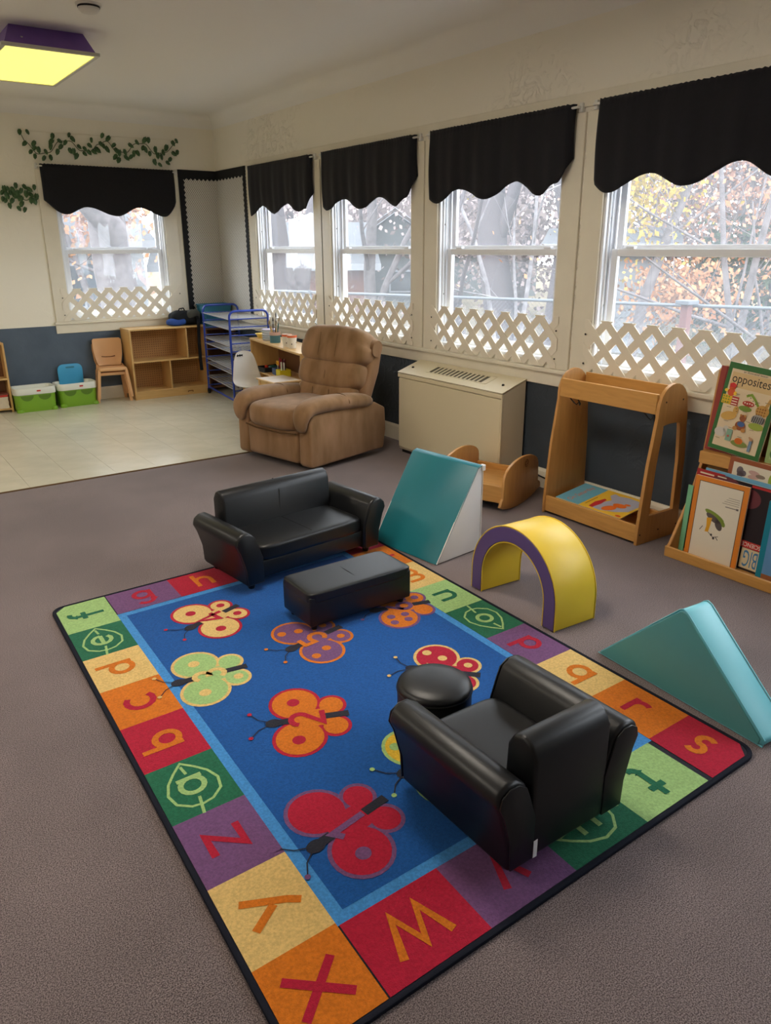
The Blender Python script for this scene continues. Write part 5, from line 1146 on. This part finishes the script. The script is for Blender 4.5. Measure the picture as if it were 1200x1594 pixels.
tree('garden_tree', 'thin dark curving tree seen through the window above the heating unit', 8.15, 9.15, [(-.25, .12, 4.2, .085)], 'leaves_yellow', 60, 4, .06, seed=4, bark='bark_dark')
tree('large_tree', 'large dark trunk in the middle of the window above the heating unit', 11.6, 12.0, [(.0, .05, 7.5, .36)], 'leaves_yellow', 160, 5, .09, spread=.32, seed=8, bark='bark_dark')
tree('large_tree', 'broad dark trunk at the right of the window above the heating unit', 12.2, 11.0, [(.02, -.05, 7.5, .42)], 'leaves_orange', 160, 5, .09, spread=.32, seed=9, bark='bark_dark')
tree('sapling', 'pale slim sapling left of centre above the heating unit', 8.45, 8.85, [(-.06, .08, 2.9, .045)], None, 0, 3, seed=3, bark='bark_pale')
tree('sapling', 'pale forked sapling right of centre above the heating unit', 8.7, 8.65, [(.05, -.03, 2.7, .045), (-.16, .08, 2.4, .035)], None, 0, 4, seed=13, bark='bark_pale')
tree('garden_tree', 'slender several-stemmed tree behind the fence in the nearest window', 9.8, 5.75, [(.05, -.1, 3.6, .06), (.15, -.3, 3.3, .05), (-.02, .02, 3.8, .05)], 'leaves_orange', 300, 6, .04, seed=21)
tree('autumn_tree', 'yellow-leaved tree at the left of the nearest window', 10.6, 8.05, [(0, .05, 4.4, .10)], 'leaves_yellow', 2600, 5, .05, seed=22, crown=((0, .1, 3.3), (.7, .75, 1.2)))
tree('autumn_tree', 'rust-coloured tree at the right of the nearest window', 13.6, 7.9, [(.0, 0, 4.6, .13), (.1, -.15, 4.2, .1)], 'leaves_rust', 6500, 6, .055, seed=23, crown=((.3, 0, 3.1), (1.7, 2.6, 2.0)))
tree('autumn_tree', 'orange leafy bush behind the fence in the nearest window', 12.0, 8.05, [(0, 0, 1.6, .05)], 'leaves_orange', 1800, 3, .055, seed=24, crown=((0, 0, 1.15), (.9, 1.0, .55)))
tree('evergreen_bush', 'dark green bush behind the orange leaves in the nearest window', 13.2, 8.0, [(0, 0, 2.0, .06)], 'leaves_green', 2200, 3, .07, seed=25, crown=((0, 0, 1.3), (.6, .7, .8)))
tree('garden_tree', 'bare tree with yellow leaves seen through the window behind the recliner', 11.3, 16.6, [(.02, .0, 5.5, .17), (.2, -.1, 4.5, .1)], 'leaves_yellow', 500, 7, .07, seed=31, spread=.35)
tree('large_tree', 'big forked tree seen through the window beside the bulletin board', 9.2, 16.8, [(-.12, .03, 6.0, .30), (.16, -.05, 6.0, .24)], 'leaves_orange', 250, 7, .07, spread=.32, seed=32, bark='bark_dark')
tree('bare_tree', 'grey bare thicket tree far behind the pale saplings', 16.5, 16.5, [(0, 0, 6.0, .15), (.2, .1, 5, .1), (-.2, -.1, 5, .1)], 'leaves_twig', 5000, 6, .09, seed=41, crown=((0, 0, 3.0), (3.0, 3.0, 2.6)))
tree('bare_tree', 'grey bare thicket tree far behind the white shed', 18, 13.5, [(0, 0, 6.0, .15), (.2, .1, 5, .1), (-.2, -.1, 5, .1)], 'leaves_twig', 9000, 6, .10, seed=42, crown=((0, -1, 4.0), (4, 4.5, 4.0)))
tree('large_tree', 'huge leaning grey trunk seen through the far-wall window', 4.22, 13.6, [(-.06, .0, 6.5, .38)], 'leaves_orange', 300, 5, .08, seed=51)
tree('autumn_tree', 'orange-leaved tree seen through the far-wall window', 5.6, 20.5, [(0, 0, 5.5, .14), (-.3, 0, 4.5, .1)], 'leaves_orange', 2800, 5, .09, seed=52, crown=((-.3, 0, 3.4), (2.6, 1.0, 1.6)))
tree('bare_tree', 'grey twiggy tree far beyond the fence at the right of the nearest window', 18.5, 10.2, [(0, 0, 6.0, .14), (.2, -.1, 5, .1)], 'leaves_twig', 9000, 6, .10, seed=43, crown=((0, 0, 4.0), (3.5, 3.5, 4.0)))
tree('bare_tree', 'grey twiggy tree far behind the brown roof', 21.0, 32.0, [(0, 0, 7.0, .2), (.2, -.1, 6, .14)], 'leaves_twig', 5000, 6, .12, seed=44, crown=((0, 0, 4.0), (5, 5, 3.0)))
tree('bare_tree', 'pinkish twiggy tree behind the low brick house', 16.0, 29.0, [(0, 0, 7.0, .2), (-.2, -.1, 6, .14)], 'leaves_twig', 4500, 6, .12, seed=45, crown=((0, 0, 2.8), (4, 4, 2.2)))
lg = thing('fallen_limb', 'thick grey limb slanting across the far-wall window', 'tree', (2.7, 12.6, 2.4))
obj('limb', tube([(-.6, 0, .75), (0, .1, .42), (.7, .3, .05), (1.35, .6, -.65)], [.15, .17, .19, .22], 12), 'bark', lg, smooth=True)

# chain-link fence
fe = thing('chain_link_fence', 'chain-link fence crossing the garden beyond the windows', 'fence', (8.0, 7.0, GZ))
P0, P1 = Vector((5.55, 13.36, 0)), Vector((10.6, .35, 0)); fd = (P1-P0).normalized(); FLn = (P1-P0).length; FZ = .90
obj('top_rail', tube([tuple(P0+Vector((0, 0, FZ))), tuple(P1+Vector((0, 0, FZ)))], .021, 8), 'galvanised', fe, smooth=True, world=True)
k = 0
while k*2.35 < FLn:
    p = P0+fd*k*2.35; obj('post', tube([(p.x, p.y, GZ), (p.x, p.y, FZ+.03)], .03, 8), 'galvanised', fe, smooth=True, world=True); k += 1
ms = []; hF = FZ-GZ-.04; n_ = Vector((-fd.y, fd.x, 0))*.0022
s_ = -hF
while s_ < FLn:
    for sg in (1, -1):
        a0, b0 = (s_, s_+hF) if sg > 0 else (s_+hF, s_)
        a, b = P0+fd*a0+Vector((0, 0, GZ+.02)), P0+fd*b0+Vector((0, 0, FZ-.02))
        if min(a0, b0) < 0 or max(a0, b0) > FLn: continue
        w3 = fd*.0026; ms.append(([a-w3+n_, a+w3-n_, b+w3-n_, b-w3+n_], [[0, 1, 2, 3]]))
    s_ += .062
wm = obj('wire_mesh', join(*ms), 'galvanised', fe, world=True, flat=True); wm['kind'] = 'stuff'
po_ = thing('garden_post', 'reddish garden post with a flat cap in front of the fence', 'post', (8.42, 5.63, GZ))
obj('post', bev(box(-.05, -.05, 0, .05, .05, 1.27), .006, 1), 'post_red', po_); obj('cap', bev(box(-.11, -.09, 1.27, .11, .09, 1.32), .006, 1), 'galvanised', po_)

def house(name, label, x, y, rz, W, D, h, roof, wallm, roofm, gable='x', over=.3, siding=True):
    r = thing(name, label, 'building', (x, y, GZ-.2), rz)
    if siding:
        n = max(4, int(h/.16)); pl = []
        for s in (0,):
            pts = [(0, 0)]
        prof = []
        for i in range(n): prof += [(-.018, h*i/n), (0, h*(i+1)/n)]
        obj('front_wall', prism([(y_, z) for y_, z in prof]+[(.1, h), (.1, 0)], 'x', -W/2, W/2), wallm, r); obj('body', box(-W/2, .1, 0, W/2, D, h), wallm, r)
        obj('side_wall', prism([(-W/2+y_, z) for y_, z in prof]+[(-W/2+.1, h), (-W/2+.1, 0)], 'y', 0, D), wallm, r)
    else: obj('body', box(-W/2, 0, 0, W/2, D, h), wallm, r)
    o = over
    if gable == 'x': obj('roof', prism([(-o, h-.02), (D/2, h+roof), (D+o, h-.02), (D+o, h+.10), (D/2, h+roof+.12), (-o, h+.10)], 'x', -W/2-o, W/2+o), roofm, r)
    else:
        obj('roof', prism([(-W/2-o, h-.02), (0, h+roof), (W/2+o, h-.02), (W/2+o, h+.10), (0, h+roof+.12), (-W/2-o, h+.10)], 'y', -o, D+o), roofm, r)
        obj('gable', prism([(-W/2, h), (W/2, h), (0, h+roof)], 'y', 0, D), wallm, r)
    obj('fascia', box(-W/2-o, -o-.03, h-.06, W/2+o, -o, h+.12), 'fascia_white', r) if gable == 'x' else obj('fascia', ring_prism([(-W/2-o, h-.02), (0, h+roof), (W/2+o, h-.02), (W/2+o, h+.14), (0, h+roof+.16), (-W/2-o, h+.14)], [(-W/2-o+.01, h), (0, h+roof+.02), (W/2+o-.01, h), (W/2+o-.01, h+.12), (0, h+roof+.14), (-W/2-o+.01, h+.12)], 'y', -o-.04, -o), 'fascia_white', r)
    return r
def hwin(r, x, z, w_, h_, sh=False):
    f = obj('window', bev(box(x-w_/2-.06, -.03, z-.06, x+w_/2+.06, .0, z+h_+.06), .005, 1), 'fascia_white', r); obj('pane', box(x-w_/2, -.036, z, x+w_/2, -.03, z+h_), 'dark_glass', f)
    if sh:
        for s in (-1, 1): obj('shutter', box(x+s*(w_/2+.22)-.13, -.04, z-.05, x+s*(w_/2+.22)+.13, -.02, z+h_+.05), 'shutter', r)
g = house('white_shed', 'white clapboard shed beyond the fence in the nearest window', 14.6, 11.9, 0, .1, .1, .1, .05, 'siding_white', 'roof_grey') if 0 else None
g = house('white_shed', 'white clapboard shed beyond the fence in the nearest window', 12.0, 9.75, -52, 1.9, 2.4, 2.05, .3, 'siding_white', 'roof_grey')
g = house('grey_house', 'small grey house with brown gable roof behind the recliner window', 15.4, 21.2, -38, 3.6, 4, 1.75, 1.4, 'wall_grey', 'roof_brown', gable='y', over=.35, siding=False); hwin(g, .3, .75, .9, .6)
g = house('brown_roof_house', 'house with broad brown roof behind the small grey house', 20.0, 25.5, -38, 9, 6, 1.9, 2.9, 'wall_grey', 'roof_brown', siding=False)
g = house('brick_house', 'low brick house with grey roof beyond the window beside the bulletin board', 10.5, 20.8, -28, 6.0, 5, 1.55, 1.2, 'brick', 'roof_grey', siding=False)
g = house('white_house', 'white house with shuttered windows seen through the far-wall window', 4.2, 21.5, 0, 6.0, 5, 2.2, 1.3, 'siding_white', 'roof_grey'); hwin(g, .9, .7, .8, 1.0, True); hwin(g, -1.4, .7, .8, 1.0, True)

# giraffe clings on the far-wall window
mc = bpy.data.materials.new('cling_film'); mc.use_nodes = True; MATS['cling_film'] = mc
N = mc.node_tree.nodes; L = mc.node_tree.links; t_ = N.new('ShaderNodeBsdfTransparent'); x_ = N.new('ShaderNodeMixShader'); x_.inputs[0].default_value = .24
pb = N['Principled BSDF']; pb.inputs['Base Color'].default_value = (*lin((236, 212, 212)), 1); pb.inputs['Roughness'].default_value = .6; pb.inputs['Transmission Weight'].default_value = .0
tl_ = N.new('ShaderNodeBsdfTranslucent'); tl_.inputs[0].default_value = (*lin((226, 200, 200)), 1); m2 = N.new('ShaderNodeMixShader'); m2.inputs[0].default_value = .35
L.new(pb.outputs[0], m2.inputs[1]); L.new(tl_.outputs[0], m2.inputs[2]); L.new(t_.outputs[0], x_.inputs[1]); L.new(m2.outputs[0], x_.inputs[2]); L.new(x_.outputs[0], N['Material Output'].inputs[0])
def cling(label, x, z, sc, lean, y):
    r = thing('window_cling', label, 'window sticker', (x, y, z))
    pl = [(-.075, .03), (-.035, .045), (-.03, .12), (-.02, .125), (-.012, .06), (.012, .06), (.02, .125), (.03, .12), (.035, .045), (.075, .03), (.035, .015), (.03, -.03), (.045+lean, -.20), (-.02+lean*.8, -.20), (-.022, -.05), (-.032, .015)]
    obj('giraffe_shape', prism([(a*sc, b*sc) for a, b in pl], 'y', 0, .0012), 'cling_film', r)
cling('faint pinkish giraffe cling on the lower pane of the far window', 2.88, 1.33, 1.0, .16, YB+.0695)
cling('faint pinkish giraffe cling on the upper pane of the far window', 2.30, 1.79, .85, .03, YB+.1095)
